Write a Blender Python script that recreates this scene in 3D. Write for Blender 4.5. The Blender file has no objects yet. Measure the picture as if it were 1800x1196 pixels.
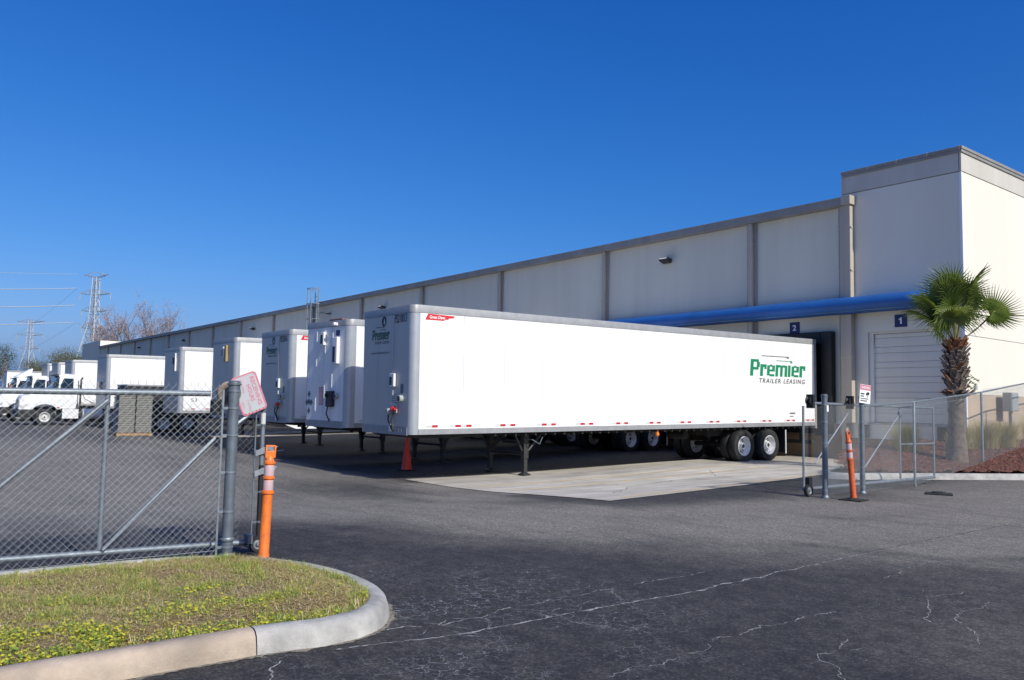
import bpy, math, random
from mathutils import Vector, Matrix, noise
random.seed(7)
R_ = math.radians
scene = bpy.context.scene
col = scene.collection
pi = math.pi

# ------------------------------------------------------------------ camera
CAMZ = 1.65
YAW, PITCH, ROLL = -0.9115, 0.0773, -0.0205
cy_, sy_ = math.cos(YAW), math.sin(YAW)
fwd = Vector((sy_*math.cos(PITCH), cy_*math.cos(PITCH), math.sin(PITCH)))
rgt = Vector((cy_, -sy_, 0)); dwn = -rgt.cross(fwd)
r2 = math.cos(ROLL)*rgt + math.sin(ROLL)*dwn
d2 = -math.sin(ROLL)*rgt + math.cos(ROLL)*dwn
cam_d = bpy.data.cameras.new('camera'); cam = bpy.data.objects.new('camera', cam_d)
col.objects.link(cam); scene.camera = cam
cam_d.sensor_width = 36; cam_d.lens = 1420.7/1800*36
cam_d.clip_start = 0.1; cam_d.clip_end = 6000
m = Matrix((( r2.x, -d2.x, -fwd.x, 0), (r2.y, -d2.y, -fwd.y, 0), (r2.z, -d2.z, -fwd.z, CAMZ), (0,0,0,1)))
cam.matrix_world = m

# ------------------------------------------------------------------ sky, sun, exposure
SUN_EL, SUN_AZ = R_(36.8), R_(0.6)          # azimuth from +x towards +y
sun_v = Vector((math.cos(SUN_EL)*math.cos(SUN_AZ), math.cos(SUN_EL)*math.sin(SUN_AZ), math.sin(SUN_EL)))
world = bpy.data.worlds.new('World'); scene.world = world; world.use_nodes = True
wn = world.node_tree; bg = wn.nodes['Background']
sky = wn.nodes.new('ShaderNodeTexSky'); sky.sky_type = 'NISHITA'; sky.sun_disc = False
sky.sun_elevation = SUN_EL; sky.sun_rotation = pi/2 - SUN_AZ
sky.air_density = 1.0; sky.dust_density = 2.0; sky.ozone_density = 4.0; sky.altitude = 200
# polarised grade of the whole sky: one response curve per colour channel
sep = wn.nodes.new('ShaderNodeSeparateColor'); cmb = wn.nodes.new('ShaderNodeCombineColor'); wn.links.new(sky.outputs['Color'], sep.inputs[0])
chan = []
for ch, (gain, gam) in zip(('Red', 'Green', 'Blue'), ((.011, 2.03), (.044, 1.16), (.133, .78))):
    p = wn.nodes.new('ShaderNodeMath'); p.operation = 'POWER'; p.inputs[1].default_value = gam; wn.links.new(sep.outputs[ch], p.inputs[0])
    g = wn.nodes.new('ShaderNodeMath'); g.operation = 'MULTIPLY'; g.inputs[1].default_value = gain/.1; wn.links.new(p.outputs[0], g.inputs[0])
    chan.append(g.outputs[0])
rl = wn.nodes.new('ShaderNodeMath'); rl.operation = 'MULTIPLY'; rl.inputs[1].default_value = .88; wn.links.new(chan[1], rl.inputs[0])
rm = wn.nodes.new('ShaderNodeMath'); rm.operation = 'MINIMUM'; wn.links.new(chan[0], rm.inputs[0]); wn.links.new(rl.outputs[0], rm.inputs[1])
wn.links.new(rm.outputs[0], cmb.inputs['Red']); wn.links.new(chan[1], cmb.inputs['Green']); wn.links.new(chan[2], cmb.inputs['Blue'])
wn.links.new(cmb.outputs[0], bg.inputs['Color']); bg.inputs['Strength'].default_value = 0.10
sd = bpy.data.lights.new('sun', 'SUN'); sd.energy = 3.1; sd.angle = R_(0.53); sd.color = (1.0, 0.962, 0.86)
so = bpy.data.objects.new('sun', sd); col.objects.link(so); so.location = (40, 0, 60)
so.rotation_euler = sun_v.to_track_quat('Z', 'Y').to_euler()
vs = scene.view_settings
vs.view_transform = 'Standard'; vs.look = 'None'; vs.gamma = 1; vs.use_curve_mapping = False; vs.exposure = 0.56

# ------------------------------------------------------------------ materials
def mat(name, colr, rough=.6, metal=0., var=0., vscale=3., bump=0., bscale=40., col2=None, streak=False, spec=None, detail=6, trans=0.):
    """colour with procedural variation (noise between colr and col2) and fine relief"""
    mt = bpy.data.materials.new(name); mt.use_nodes = True
    nt = mt.node_tree; b = nt.nodes['Principled BSDF']
    b.inputs['Roughness'].default_value = rough; b.inputs['Metallic'].default_value = metal
    if spec is not None: b.inputs['Specular IOR Level'].default_value = spec
    c = tuple(colr) + (1,)
    b.inputs['Base Color'].default_value = c
    tc = nt.nodes.new('ShaderNodeTexCoord')
    if var or col2:
        if col2 is None: col2 = tuple(max(0, v*(1-var)) for v in colr)
        n = nt.nodes.new('ShaderNodeTexNoise'); n.inputs['Scale'].default_value = vscale
        n.inputs['Detail'].default_value = detail; n.inputs['Roughness'].default_value = .62
        if streak:
            mp = nt.nodes.new('ShaderNodeMapping'); mp.inputs['Scale'].default_value = (1, 1, .07)
            nt.links.new(tc.outputs['Object'], mp.inputs[0]); nt.links.new(mp.outputs[0], n.inputs['Vector'])
        else: nt.links.new(tc.outputs['Object'], n.inputs['Vector'])
        rp = nt.nodes.new('ShaderNodeValToRGB')
        rp.color_ramp.elements[0].position = .36; rp.color_ramp.elements[1].position = .66
        rp.color_ramp.elements[0].color = tuple(col2)+(1,); rp.color_ramp.elements[1].color = c
        nt.links.new(n.outputs['Fac'], rp.inputs[0]); nt.links.new(rp.outputs[0], b.inputs['Base Color'])
    if bump:
        n2 = nt.nodes.new('ShaderNodeTexNoise'); n2.inputs['Scale'].default_value = bscale; n2.inputs['Detail'].default_value = 4
        nt.links.new(tc.outputs['Object'], n2.inputs['Vector'])
        bp = nt.nodes.new('ShaderNodeBump'); bp.inputs['Strength'].default_value = bump; bp.inputs['Distance'].default_value = .02
        nt.links.new(n2.outputs['Fac'], bp.inputs['Height']); nt.links.new(bp.outputs[0], b.inputs['Normal'])
    if trans:
        out = nt.nodes['Material Output']; tl = nt.nodes.new('ShaderNodeBsdfTranslucent'); mx = nt.nodes.new('ShaderNodeMixShader')
        tl.inputs['Color'].default_value = (min(1, colr[0]*1.5), min(1, colr[1]*1.5), colr[2], 1); mx.inputs[0].default_value = trans
        nt.links.new(b.outputs[0], mx.inputs[1]); nt.links.new(tl.outputs[0], mx.inputs[2]); nt.links.new(mx.outputs[0], out.inputs[0])
    return mt

M = {}
M['white'] = mat('white trailer paint', (.80,.80,.80), .32, var=.035, vscale=1.6, bump=.02, bscale=2.5)
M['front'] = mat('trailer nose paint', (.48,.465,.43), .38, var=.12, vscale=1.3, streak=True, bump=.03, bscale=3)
M['frontb'] = mat('older nose paint lifted for sun', (.80,.79,.77), .35, var=.12, vscale=2.2, streak=True, bump=.05, bscale=4)  # tone raised to stand in for sun raking this nose
M['alu'] = mat('mill aluminium', (.44,.46,.485), .30, .35, var=.10, vscale=4)
M['alu_rail'] = mat('aluminium rail', (.33,.335,.345), .5, .2, var=.18, vscale=5)
M['galv'] = mat('galvanised steel', (.245,.28,.315), .5, .45, var=.28, vscale=9, bump=.05, bscale=60)
M['galvdk'] = mat('weathered galvanised pipe', (.17,.20,.235), .5, .35, var=.3, vscale=7, bump=.05, bscale=60)
M['wire'] = mat('galvanised wire', (.40,.43,.46), .5, .3, var=.2, vscale=14)
M['wire_black'] = mat('darker galvanised wire', (.24,.265,.29), .5, .3, var=.2, vscale=14)
M['blk'] = mat('black chassis paint', (.016,.016,.018), .6, var=.5, vscale=6)
M['chassis'] = mat('road grimed chassis', (.030,.029,.028), .8, var=.5, vscale=4, bump=.1)
M['leg'] = mat('landing gear paint', (.035,.034,.034), .6, var=.4, vscale=8)
M['rubber'] = mat('tyre rubber', (.022,.022,.023), .75, var=.35, vscale=12, bump=.12, bscale=60)
M['rim'] = mat('white wheel steel', (.82,.82,.81), .4, .1, var=.25, vscale=9)
M['hub'] = mat('dark hub grease', (.05,.045,.04), .5, .3)
M['red'] = mat('red reflective tape', (.42,.022,.03), .35)
M['tapew'] = mat('silver reflective tape', (.55,.55,.54), .3)
M['orange'] = mat('orange delineator plastic', (.86,.20,.018), .45, vscale=16, col2=(.62,.14,.03))
M['orange_r'] = mat('sun lit weathered delineator plastic', (.62,.115,.02), .5, col2=(.45,.07,.02), vscale=9)  # darker orange of the leaning post
M['band'] = mat('reflective band', (.45,.40,.42), .4, col2=(.55,.33,.33), vscale=18)
M['cone'] = mat('red orange cone plastic', (.88,.06,.025), .5, var=.15)
M['wall'] = mat('painted wall', (.70,.655,.545), .85, col2=(.64,.597,.493), vscale=.8, streak=True, bump=.12, bscale=22)
M['tower'] = mat('painted stucco tower', (.72,.68,.60), .9, col2=(.685,.645,.568), vscale=.7, streak=True, bump=.15, bscale=30)
M['towerband'] = mat('painted parapet band', (.55,.525,.48), .9, col2=(.48,.455,.41), vscale=.9, streak=True, bump=.15, bscale=30)
M['tan'] = mat('tan wall base paint', (.50,.39,.29), .9, var=.12, vscale=1.4, bump=.1, bscale=30)
M['plinth'] = mat('stained dock plinth', (.30,.205,.135), .9, var=.35, vscale=1.1, bump=.1)
M['fascia'] = mat('fascia metal', (.30,.285,.265), .5, var=.22, vscale=1.2, streak=True)
M['trim'] = mat('downspout metal', (.47,.41,.335), .45, var=.12, vscale=2, streak=True)
M['trimdk'] = mat('pilaster trim', (.33,.315,.295), .6, var=.12, vscale=2, streak=True)
M['door'] = mat('roll door slat paint', (.70,.665,.60), .6, var=.08, vscale=2, streak=True)
M['gap'] = mat('dark joint', (.06,.06,.065), .9)
M['seal'] = mat('black dock seal vinyl', (.014,.014,.016), .55, var=.4, vscale=3, bump=.1, bscale=6)
M['awn'] = mat('blue awning fabric', (.011,.105,.36), .6, col2=(.009,.085,.30), vscale=1.5, bump=.06, bscale=3)
M['navy'] = mat('navy sign face', (.008,.012,.11), .4)
M['wht'] = mat('sign white', (.78,.78,.78), .5)
M['conc'] = mat('concrete kerb', (.50,.48,.45), .9, col2=(.285,.275,.26), vscale=3.2, bump=.35, bscale=70)
M['conc2'] = mat('tan concrete kerb', (.49,.39,.30), .9, col2=(.29,.235,.185), vscale=2.6, bump=.35, bscale=70)
M['soil'] = mat('thatch soil', (.22,.165,.09), 1., col2=(.11,.08,.045), vscale=14, bump=.5, bscale=60)
M['g1'] = mat('dry grass', (.70,.57,.33), .8, trans=.25)
M['g2'] = mat('olive grass', (.47,.43,.125), .8, trans=.3)
M['g3'] = mat('green grass', (.22,.32,.06), .8, trans=.3)
M['g4'] = mat('yellow clover leaf', (.60,.56,.06), .7, trans=.3)
M['g5'] = mat('brown blade', (.30,.19,.10), .8, trans=.2)
M['mulch'] = mat('red bark mulch', (.27,.095,.065), .95, col2=(.14,.05,.036), vscale=9)
M['mulch2'] = mat('dark bark mulch', (.13,.055,.04), .95, var=.4, vscale=9)
M['mulch3'] = mat('faded bark mulch', (.30,.145,.10), .95, var=.3, vscale=9)
M['trunk'] = mat('palm trunk fibre', (.215,.165,.125), .95, col2=(.10,.075,.06), vscale=9, bump=.9, bscale=14)
M['boot'] = mat('palm boot grey', (.27,.225,.195), .9, col2=(.12,.085,.065), vscale=14, bump=.4)
M['boot2'] = mat('palm boot rust', (.30,.125,.055), .9, col2=(.14,.06,.03), vscale=14, bump=.4)
M['frond'] = mat('palm leaf', (.19,.24,.055), .42, col2=(.12,.18,.035), vscale=5, trans=.45)
M['frond2'] = mat('young palm leaf', (.21,.25,.065), .42, col2=(.14,.19,.04), vscale=5, trans=.45)
M['stalk'] = mat('palm petiole', (.13,.15,.045), .5, col2=(.19,.15,.06), vscale=6)
M['tuft'] = mat('ornamental grass', (.30,.29,.075), .8, trans=.3)
M['tuft2'] = mat('straw grass', (.46,.36,.20), .8, trans=.3)
M['pallet'] = mat('pallet wood', (.42,.27,.14), .85, col2=(.28,.17,.09), vscale=8, bump=.2)
M['tray'] = mat('grey stacked tray', (.33,.325,.29), .85, col2=(.20,.195,.17), vscale=9, bump=.2)
M['glass'] = mat('dark window glass', (.012,.03,.055), .08, spec=.8)
M['cabwhite'] = mat('white cab paint', (.78,.79,.80), .25, var=.03)
M['chrome'] = mat('polished metal', (.72,.73,.75), .15, 1.)
M['tank'] = mat('aluminium tank', (.74,.75,.76), .5, .0, var=.08)
M['signp'] = mat('faded sign face', (.40,.43,.46), .5, col2=(.45,.41,.44), vscale=9)
M['pink'] = mat('sun faded red print', (.58,.13,.19), .5, col2=(.52,.20,.25), vscale=20)
M['pinkl'] = mat('worn faded red print', (.52,.24,.30), .5, col2=(.47,.34,.39), vscale=30)
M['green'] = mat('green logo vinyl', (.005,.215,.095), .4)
M['greend'] = mat('green nose logo vinyl', (.012,.085,.04), .45)
M['ink'] = mat('dark vinyl lettering', (.022,.020,.028), .5)
M['inkg'] = mat('grey vinyl stripe', (.10,.105,.11), .5)
M['inkf'] = mat('faded vinyl lettering', (.11,.12,.14), .5)
M['redv'] = mat('red badge vinyl', (.56,.025,.03), .4)
M['amber'] = mat('amber lens', (.75,.20,.02), .25)
M['yellow'] = mat('worn yellow line paint', (.58,.39,.14), .8, col2=(.46,.37,.25), vscale=5, bump=.1)
M['crack'] = mat('pale crack filler', (.44,.43,.42), .95, col2=(.17,.17,.17), vscale=7)
M['crackdk'] = mat('dark crack', (.10,.095,.09), .95, var=.3)
M['steel'] = mat('lattice steel', (.36,.38,.41), .6, .3)
M['cable'] = mat('aluminium conductor', (.62,.64,.66), .5, .2)
M['barkg'] = mat('grey bark', (.30,.25,.235), .9, var=.3, vscale=4)
M['bud'] = mat('red maple bud', (.40,.27,.265), .9, trans=.2)
M['oak'] = mat('oak leaf', (.105,.105,.05), .7, trans=.2)
M['oak2'] = mat('pale oak leaf', (.17,.16,.085), .7, trans=.2)
M['pine'] = mat('pine needle', (.028,.052,.018), .8, trans=.15)
M['orgpaint'] = mat('orange truck paint', (.62,.16,.03), .4)
M['box_grey'] = mat('utility box paint', (.36,.39,.38), .5, var=.1)
M['decal'] = mat('hazard decal print', (.42,.40,.40), .5, col2=(.55,.12,.14), vscale=30)
M['rustr'] = mat('red oxide strip', (.30,.09,.06), .7)

def asphalt_material():
    mt = bpy.data.materials.new('asphalt'); mt.use_nodes = True
    nt = mt.node_tree; N = nt.nodes; L = nt.links; b = N['Principled BSDF']
    tc = N.new('ShaderNodeTexCoord'); P = tc.outputs['Object']
    def noise_(sc, det=5, rough=.6, vec=None):
        n = N.new('ShaderNodeTexNoise'); n.inputs['Scale'].default_value = sc; n.inputs['Detail'].default_value = det
        n.inputs['Roughness'].default_value = rough; L.new(vec or P, n.inputs['Vector']); return n.outputs['Fac']
    def math_(op, a, bb=None, clamp=False):
        x = N.new('ShaderNodeMath'); x.operation = op; x.use_clamp = clamp
        for i, v in enumerate((a, bb)):
            if v is None: continue
            if isinstance(v, (int, float)): x.inputs[i].default_value = v
            else: L.new(v, x.inputs[i])
        return x.outputs[0]
    def ramp(fac, p0, p1, c0=(0,0,0), c1=(1,1,1)):
        r = N.new('ShaderNodeValToRGB'); r.color_ramp.elements[0].position = p0; r.color_ramp.elements[1].position = p1
        r.color_ramp.elements[0].color = c0+(1,); r.color_ramp.elements[1].color = c1+(1,); L.new(fac, r.inputs[0]); return r.outputs[0]
    def mix(fac, a, bb):
        x = N.new('ShaderNodeMix'); x.data_type = 'RGBA'
        if isinstance(fac, (int, float)): x.inputs[0].default_value = fac
        else: L.new(fac, x.inputs[0])
        for i, v in ((6, a), (7, bb)):
            if isinstance(v, tuple): x.inputs[i].default_value = v+(1,)
            else: L.new(v, x.inputs[i])
        return x.outputs[2]
    at = N.new('ShaderNodeAttribute'); at.attribute_name = 'wear_and_shade'
    at2 = N.new('ShaderNodeAttribute'); at2.attribute_name = 'verge'
    at3 = N.new('ShaderNodeAttribute'); at3.attribute_name = 'craze'
    big = noise_(.8, 6); mid = noise_(4.5, 6, .65); fine = noise_(70, 4, .8); grit = noise_(190, 2, .7)
    w = math_('ADD', at.outputs['Fac'], math_('ADD', math_('ADD', math_('MULTIPLY', math_('SUBTRACT', mid, .5), .75), math_('MULTIPLY', math_('SUBTRACT', fine, .5), .75)), math_('MULTIPLY', math_('SUBTRACT', noise_(17, 5, .75), .5), .55)), True)
    base = mix(w, (.045,.0435,.049), (.46,.415,.355))
    mps = N.new('ShaderNodeMapping'); mps.inputs['Rotation'].default_value = (0,0,R_(38)); mps.inputs['Scale'].default_value = (.35,2.6,1); L.new(P, mps.inputs[0])
    strk = noise_(1.6, 7, .7, mps.outputs[0])
    base = mix(math_('MULTIPLY', ramp(strk, .50, .66), .55), base, mix(.5, base, (.030,.030,.033)))
    base = mix(ramp(big, .38, .8), base, mix(.22, base, (.026,.027,.034)))
    clod = noise_(22, 5, .75)
    base = mix(math_('MULTIPLY', ramp(clod, .40, .28), .55), base, mix(.6, base, (.012,.012,.014)))
    base = mix(math_('MULTIPLY', ramp(clod, .56, .70), .35), base, mix(.5, base, (.26,.25,.24)))
    spk = ramp(fine, .57, .72)
    base = mix(math_('MULTIPLY', spk, .44), base, (.23,.225,.22))
    base = mix(math_('MULTIPLY', ramp(grit, .60, .72), .42), base, (.30,.29,.285))
    base = mix(math_('MULTIPLY', ramp(grit, .44, .30), .45), base, (.010,.010,.012))
    # stone chips in the surface
    vs_ = N.new('ShaderNodeTexVoronoi'); vs_.inputs['Scale'].default_value = 58; L.new(P, vs_.inputs['Vector'])
    sc_ = N.new('ShaderNodeSeparateColor'); L.new(vs_.outputs['Color'], sc_.inputs[0])
    st_ = math_('ADD', math_('MULTIPLY', math_('POWER', sc_.outputs['Red'], 2.4), 1.5), .52)
    mm = N.new('ShaderNodeMix'); mm.data_type = 'RGBA'; mm.blend_type = 'MULTIPLY'; mm.inputs[0].default_value = .62
    cb = N.new('ShaderNodeCombineColor')
    for q in range(3): L.new(st_, cb.inputs[q])
    L.new(base, mm.inputs[6]); L.new(cb.outputs[0], mm.inputs[7]); base = mm.outputs[2]
    # pale pebbles
    vo = N.new('ShaderNodeTexVoronoi'); vo.inputs['Scale'].default_value = 5.5; L.new(P, vo.inputs['Vector'])
    peb = math_('LESS_THAN', vo.outputs['Distance'], .030)
    base = mix(math_('MULTIPLY', peb, .8), base, (.46,.45,.43))
    # crazing: fine pale crack net where the sealer has broken up
    wv = N.new('ShaderNodeVectorMath'); wv.operation = 'MULTIPLY_ADD'
    nz = N.new('ShaderNodeTexNoise'); nz.inputs['Scale'].default_value = 16; nz.inputs['Detail'].default_value = 5; L.new(P, nz.inputs['Vector'])
    L.new(nz.outputs['Color'], wv.inputs[0]); wv.inputs[1].default_value = (.12,.12,.12); L.new(P, wv.inputs[2])
    v2 = N.new('ShaderNodeTexVoronoi'); v2.feature = 'DISTANCE_TO_EDGE'; v2.inputs['Scale'].default_value = 8.5; L.new(wv.outputs[0], v2.inputs['Vector'])
    cz = ramp(v2.outputs['Distance'], .010, .026, (1,1,1), (0,0,0))
    czm = ramp(noise_(1.5, 4), .44, .60)
    cf = math_('MULTIPLY', math_('MULTIPLY', cz, czm), at3.outputs['Fac'])
    base = mix(math_('MULTIPLY', cf, .85), base, (.33,.34,.35))
    gr = mix(ramp(noise_(.6, 6), .35, .65), (.07,.075,.03), (.15,.135,.07))
    base = mix(at2.outputs['Fac'], base, gr)
    L.new(base, b.inputs['Base Color'])
    b.inputs['Roughness'].default_value = .86; b.inputs['Specular IOR Level'].default_value = .28
    bp = N.new('ShaderNodeBump'); bp.inputs['Strength'].default_value = .55; bp.inputs['Distance'].default_value = .006
    L.new(math_('ADD', fine, math_('MULTIPLY', cf, -.5)), bp.inputs['Height']); L.new(bp.outputs[0], b.inputs['Normal'])
    return mt
M['asphalt'] = asphalt_material()

def concrete_slab_material():
    mt = bpy.data.materials.new('concrete apron'); mt.use_nodes = True
    nt = mt.node_tree; N = nt.nodes; L = nt.links; b = N['Principled BSDF']
    tc = N.new('ShaderNodeTexCoord'); P = tc.outputs['Object']
    def nz(sc, vec, d=6, r=.65):
        n = N.new('ShaderNodeTexNoise'); n.inputs['Scale'].default_value = sc; n.inputs['Detail'].default_value = d; n.inputs['Roughness'].default_value = r
        L.new(vec, n.inputs['Vector']); return n.outputs['Fac']
    def ramp(f, p0, p1, c0, c1):
        r = N.new('ShaderNodeValToRGB'); r.color_ramp.elements[0].position = p0; r.color_ramp.elements[1].position = p1
        r.color_ramp.elements[0].color = c0+(1,); r.color_ramp.elements[1].color = c1+(1,); L.new(f, r.inputs[0]); return r.outputs[0]
    def mul(a, c, f=1.):
        x = N.new('ShaderNodeMix'); x.data_type = 'RGBA'; x.blend_type = 'MULTIPLY'; x.inputs[0].default_value = f
        L.new(a, x.inputs[6]); L.new(c, x.inputs[7]); return x.outputs[2]
    mp = N.new('ShaderNodeMapping'); mp.inputs['Scale'].default_value = (1.6, .22, 1); L.new(P, mp.inputs[0])
    c = ramp(nz(1.1, P), .3, .7, (.43,.395,.345), (.60,.55,.475))
    c = mul(c, ramp(nz(1.6, mp.outputs[0]), .38, .62, (.72,.71,.70), (1,1,1)))
    c = mul(c, ramp(nz(60, P, 3), .35, .6, (.78,.78,.78), (1,1,1)), .8)
    c = mul(c, ramp(nz(.9, mp.outputs[0], 3), .62, .74, (1,1,1), (.45,.44,.43)))
    v = N.new('ShaderNodeTexVoronoi'); v.inputs['Scale'].default_value = 2.2; L.new(P, v.inputs['Vector'])
    c = mul(c, ramp(v.outputs['Distance'], .02, .05, (.25,.25,.25), (1,1,1)))
    L.new(c, b.inputs['Base Color']); b.inputs['Roughness'].default_value = .92
    bp = N.new('ShaderNodeBump'); bp.inputs['Strength'].default_value = .3; bp.inputs['Distance'].default_value = .005
    L.new(nz(80, P, 3), bp.inputs['Height']); L.new(bp.outputs[0], b.inputs['Normal'])
    return mt
M['slab'] = concrete_slab_material()

# ------------------------------------------------------------------ mesh builder
class MB:
    def __init__(s): s.v = []; s.f = []; s.m = []
    def add(s, vs, fs, mi=0, X=None):
        o = len(s.v)
        for p in vs:
            p = Vector(p)
            s.v.append(tuple(X @ p if X else p))
        for f in fs: s.f.append(tuple(i+o for i in f)); s.m.append(mi)
        return s
    def box(s, x0, x1, y0, y1, z0, z1, mi=0, X=None):
        vs = [(x0,y0,z0),(x1,y0,z0),(x1,y1,z0),(x0,y1,z0),(x0,y0,z1),(x1,y0,z1),(x1,y1,z1),(x0,y1,z1)]
        return s.add(vs, [(3,2,1,0),(4,5,6,7),(0,1,5,4),(1,2,6,5),(2,3,7,6),(3,0,4,7)], mi, X)
    def cbox(s, c, d, mi=0, X=None):
        return s.box(c[0]-d[0]/2, c[0]+d[0]/2, c[1]-d[1]/2, c[1]+d[1]/2, c[2]-d[2]/2, c[2]+d[2]/2, mi, X)
    def tube(s, pts, r, n=8, mi=0, caps=True, X=None, radii=None):
        pts = [Vector(p) for p in pts]; vs = []; fs = []
        up = None
        for i, p in enumerate(pts):
            t = (pts[min(i+1, len(pts)-1)] - pts[max(i-1, 0)])
            if t.length < 1e-9: t = Vector((0,0,1))
            t.normalize()
            if up is None: up = Vector((0,0,1)) if abs(t.z) < .9 else Vector((1,0,0))
            a = t.cross(up)
            if a.length < 1e-6: a = t.cross(Vector((0,1,0)))
            a.normalize(); bb = a.cross(t); up = bb
            rr = radii[i] if radii else r
            for k in range(n):
                th = 2*pi*k/n
                vs.append(p + rr*(math.cos(th)*a + math.sin(th)*bb))
        for i in range(len(pts)-1):
            for k in range(n):
                k2 = (k+1) % n
                fs.append((i*n+k, i*n+k2, (i+1)*n+k2, (i+1)*n+k))
        if caps:
            fs.append(tuple(range(n-1, -1, -1))); fs.append(tuple((len(pts)-1)*n+k for k in range(n)))
        return s.add(vs, fs, mi, X)
    def lathe(s, prof, n=24, mi=0, X=None, caps=True):
        """profile of (radius, height) about local z"""
        vs = []; fs = []
        for r, z in prof:
            for k in range(n): vs.append((r*math.cos(2*pi*k/n), r*math.sin(2*pi*k/n), z))
        for i in range(len(prof)-1):
            for k in range(n):
                k2 = (k+1) % n; fs.append((i*n+k, i*n+k2, (i+1)*n+k2, (i+1)*n+k))
        if caps:
            if prof[0][0] > 1e-5: fs.append(tuple(range(n-1, -1, -1)))
            if prof[-1][0] > 1e-5: fs.append(tuple((len(prof)-1)*n+k for k in range(n)))
        return s.add(vs, fs, mi, X)
    def prism(s, poly, h0, h1, axis='x', mi=0, X=None):
        """polygon (a,b) extruded along an axis; x: (y,z); y: (x,z); z: (x,y)"""
        def P(a, b, h): return {'x': (h,a,b), 'y': (a,h,b), 'z': (a,b,h)}[axis]
        n = len(poly); vs = [P(a,b,h0) for a,b in poly] + [P(a,b,h1) for a,b in poly]
        fs = [tuple(range(n-1,-1,-1)), tuple(range(n, 2*n))] + [(i, (i+1)%n, n+(i+1)%n, n+i) for i in range(n)]
        return s.add(vs, fs, mi, X)
    def mesh(s, name, mats, smooth=False):
        me = bpy.data.meshes.new(name); me.from_pydata(s.v, [], s.f)
        if not isinstance(mats, (list, tuple)): mats = [mats]
        for k in mats: me.materials.append(M[k] if isinstance(k, str) else k)
        if len(mats) > 1: me.polygons.foreach_set('material_index', s.m)
        if smooth:
            me.polygons.foreach_set('use_smooth', [True]*len(me.polygons))
            try: me.set_sharp_from_angle(angle=R_(35))
            except Exception: pass
        me.update(); return me
    def build(s, name, mats, parent=None, smooth=False, recalc=True):
        me = s.mesh(name, mats, False)
        if recalc:
            import bmesh
            bm = bmesh.new(); bm.from_mesh(me); bmesh.ops.recalc_face_normals(bm, faces=bm.faces); bm.to_mesh(me); bm.free()
        if smooth:
            me.polygons.foreach_set('use_smooth', [True]*len(me.polygons)); me.set_sharp_from_angle(angle=R_(38))
        return link(name, me, parent)

def link(name, me, parent=None, X=None):
    o = bpy.data.objects.new(name, me); col.objects.link(o)
    if parent is not None: o.parent = parent
    if X is not None: o.matrix_basis = X
    return o
def thing(name, label, cat, loc=(0,0,0), rot=(0,0,0), group=None):
    o = bpy.data.objects.new(name, None); col.objects.link(o); o.empty_display_size = .3
    o.location = loc; o.rotation_euler = rot
    return tag(o, label, cat, group)
def tag(o, label, cat, group=None):
    o['label'] = label; o['category'] = cat
    if group: o['group'] = group
    return o
def struct(o): o['kind'] = 'structure'; return o
def stuff(o): o['kind'] = 'stuff'; return o
def bevel(o, w=.01, seg=2):
    b = o.modifiers.new('bevel', 'BEVEL'); b.width = w; b.segments = seg; b.limit_method = 'ANGLE'; b.angle_limit = R_(40); return o
def copy_tree(o, parent=None):
    c = o.copy(); col.objects.link(c)
    if parent is not None: c.parent = parent
    for ch in list(o.children): copy_tree(ch, c)
    return c

FONT_CACHE = {}
def text_mesh(body, bold=0., shear=0., spacing=1.):
    key = (body, bold, shear, spacing)
    if key in FONT_CACHE: return FONT_CACHE[key]
    cu = bpy.data.curves.new('lettering', 'FONT'); cu.body = body; cu.size = 1; cu.shear = shear; cu.offset = bold; cu.space_character = spacing
    cu.resolution_u = 3
    o = bpy.data.objects.new('lettering', cu); col.objects.link(o)
    bpy.context.view_layer.update()
    dg = bpy.context.evaluated_depsgraph_get()
    me = bpy.data.meshes.new_from_object(o.evaluated_get(dg))
    vs = [tuple(v.co) for v in me.vertices]; fs = [tuple(p.vertices) for p in me.polygons]
    bpy.data.objects.remove(o); bpy.data.curves.remove(cu); bpy.data.meshes.remove(me)
    xs = [v[0] for v in vs]; ys = [v[1] for v in vs]
    out = (vs, fs, min(xs), max(xs), min(ys), max(ys)); FONT_CACHE[key] = out; return out
def lettering(body, org, ex, ey, width, height, material, parent, bold=0., shear=0., spacing=1., name='lettering'):
    """text whose ink box starts at org, spans width along ex and height along ey"""
    vs, fs, x0, x1, y0, y1 = text_mesh(body, bold, shear, spacing)
    ex = Vector(ex); ey = Vector(ey); org = Vector(org)
    mb = MB(); mb.add([org + ex*((v[0]-x0)/(x1-x0)*width) + ey*((v[1]-y0)/(y1-y0)*height) for v in vs], fs)
    return mb.build(name, material, parent, recalc=False)
def plate(mb, org, ex, ey, w, h, mi=0, t=0.):
    org = Vector(org); ex = Vector(ex); ey = Vector(ey)
    a = org; b = org+ex*w; c = org+ex*w+ey*h; d = org+ey*h
    if t == 0: mb.add([a,b,c,d], [(0,1,2,3)], mi)
    else:
        n = ex.cross(ey)*t
        mb.add([a,b,c,d,a-n,b-n,c-n,d-n], [(0,1,2,3),(7,6,5,4),(0,4,5,1),(1,5,6,2),(2,6,7,3),(3,7,4,0)], mi)

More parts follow.
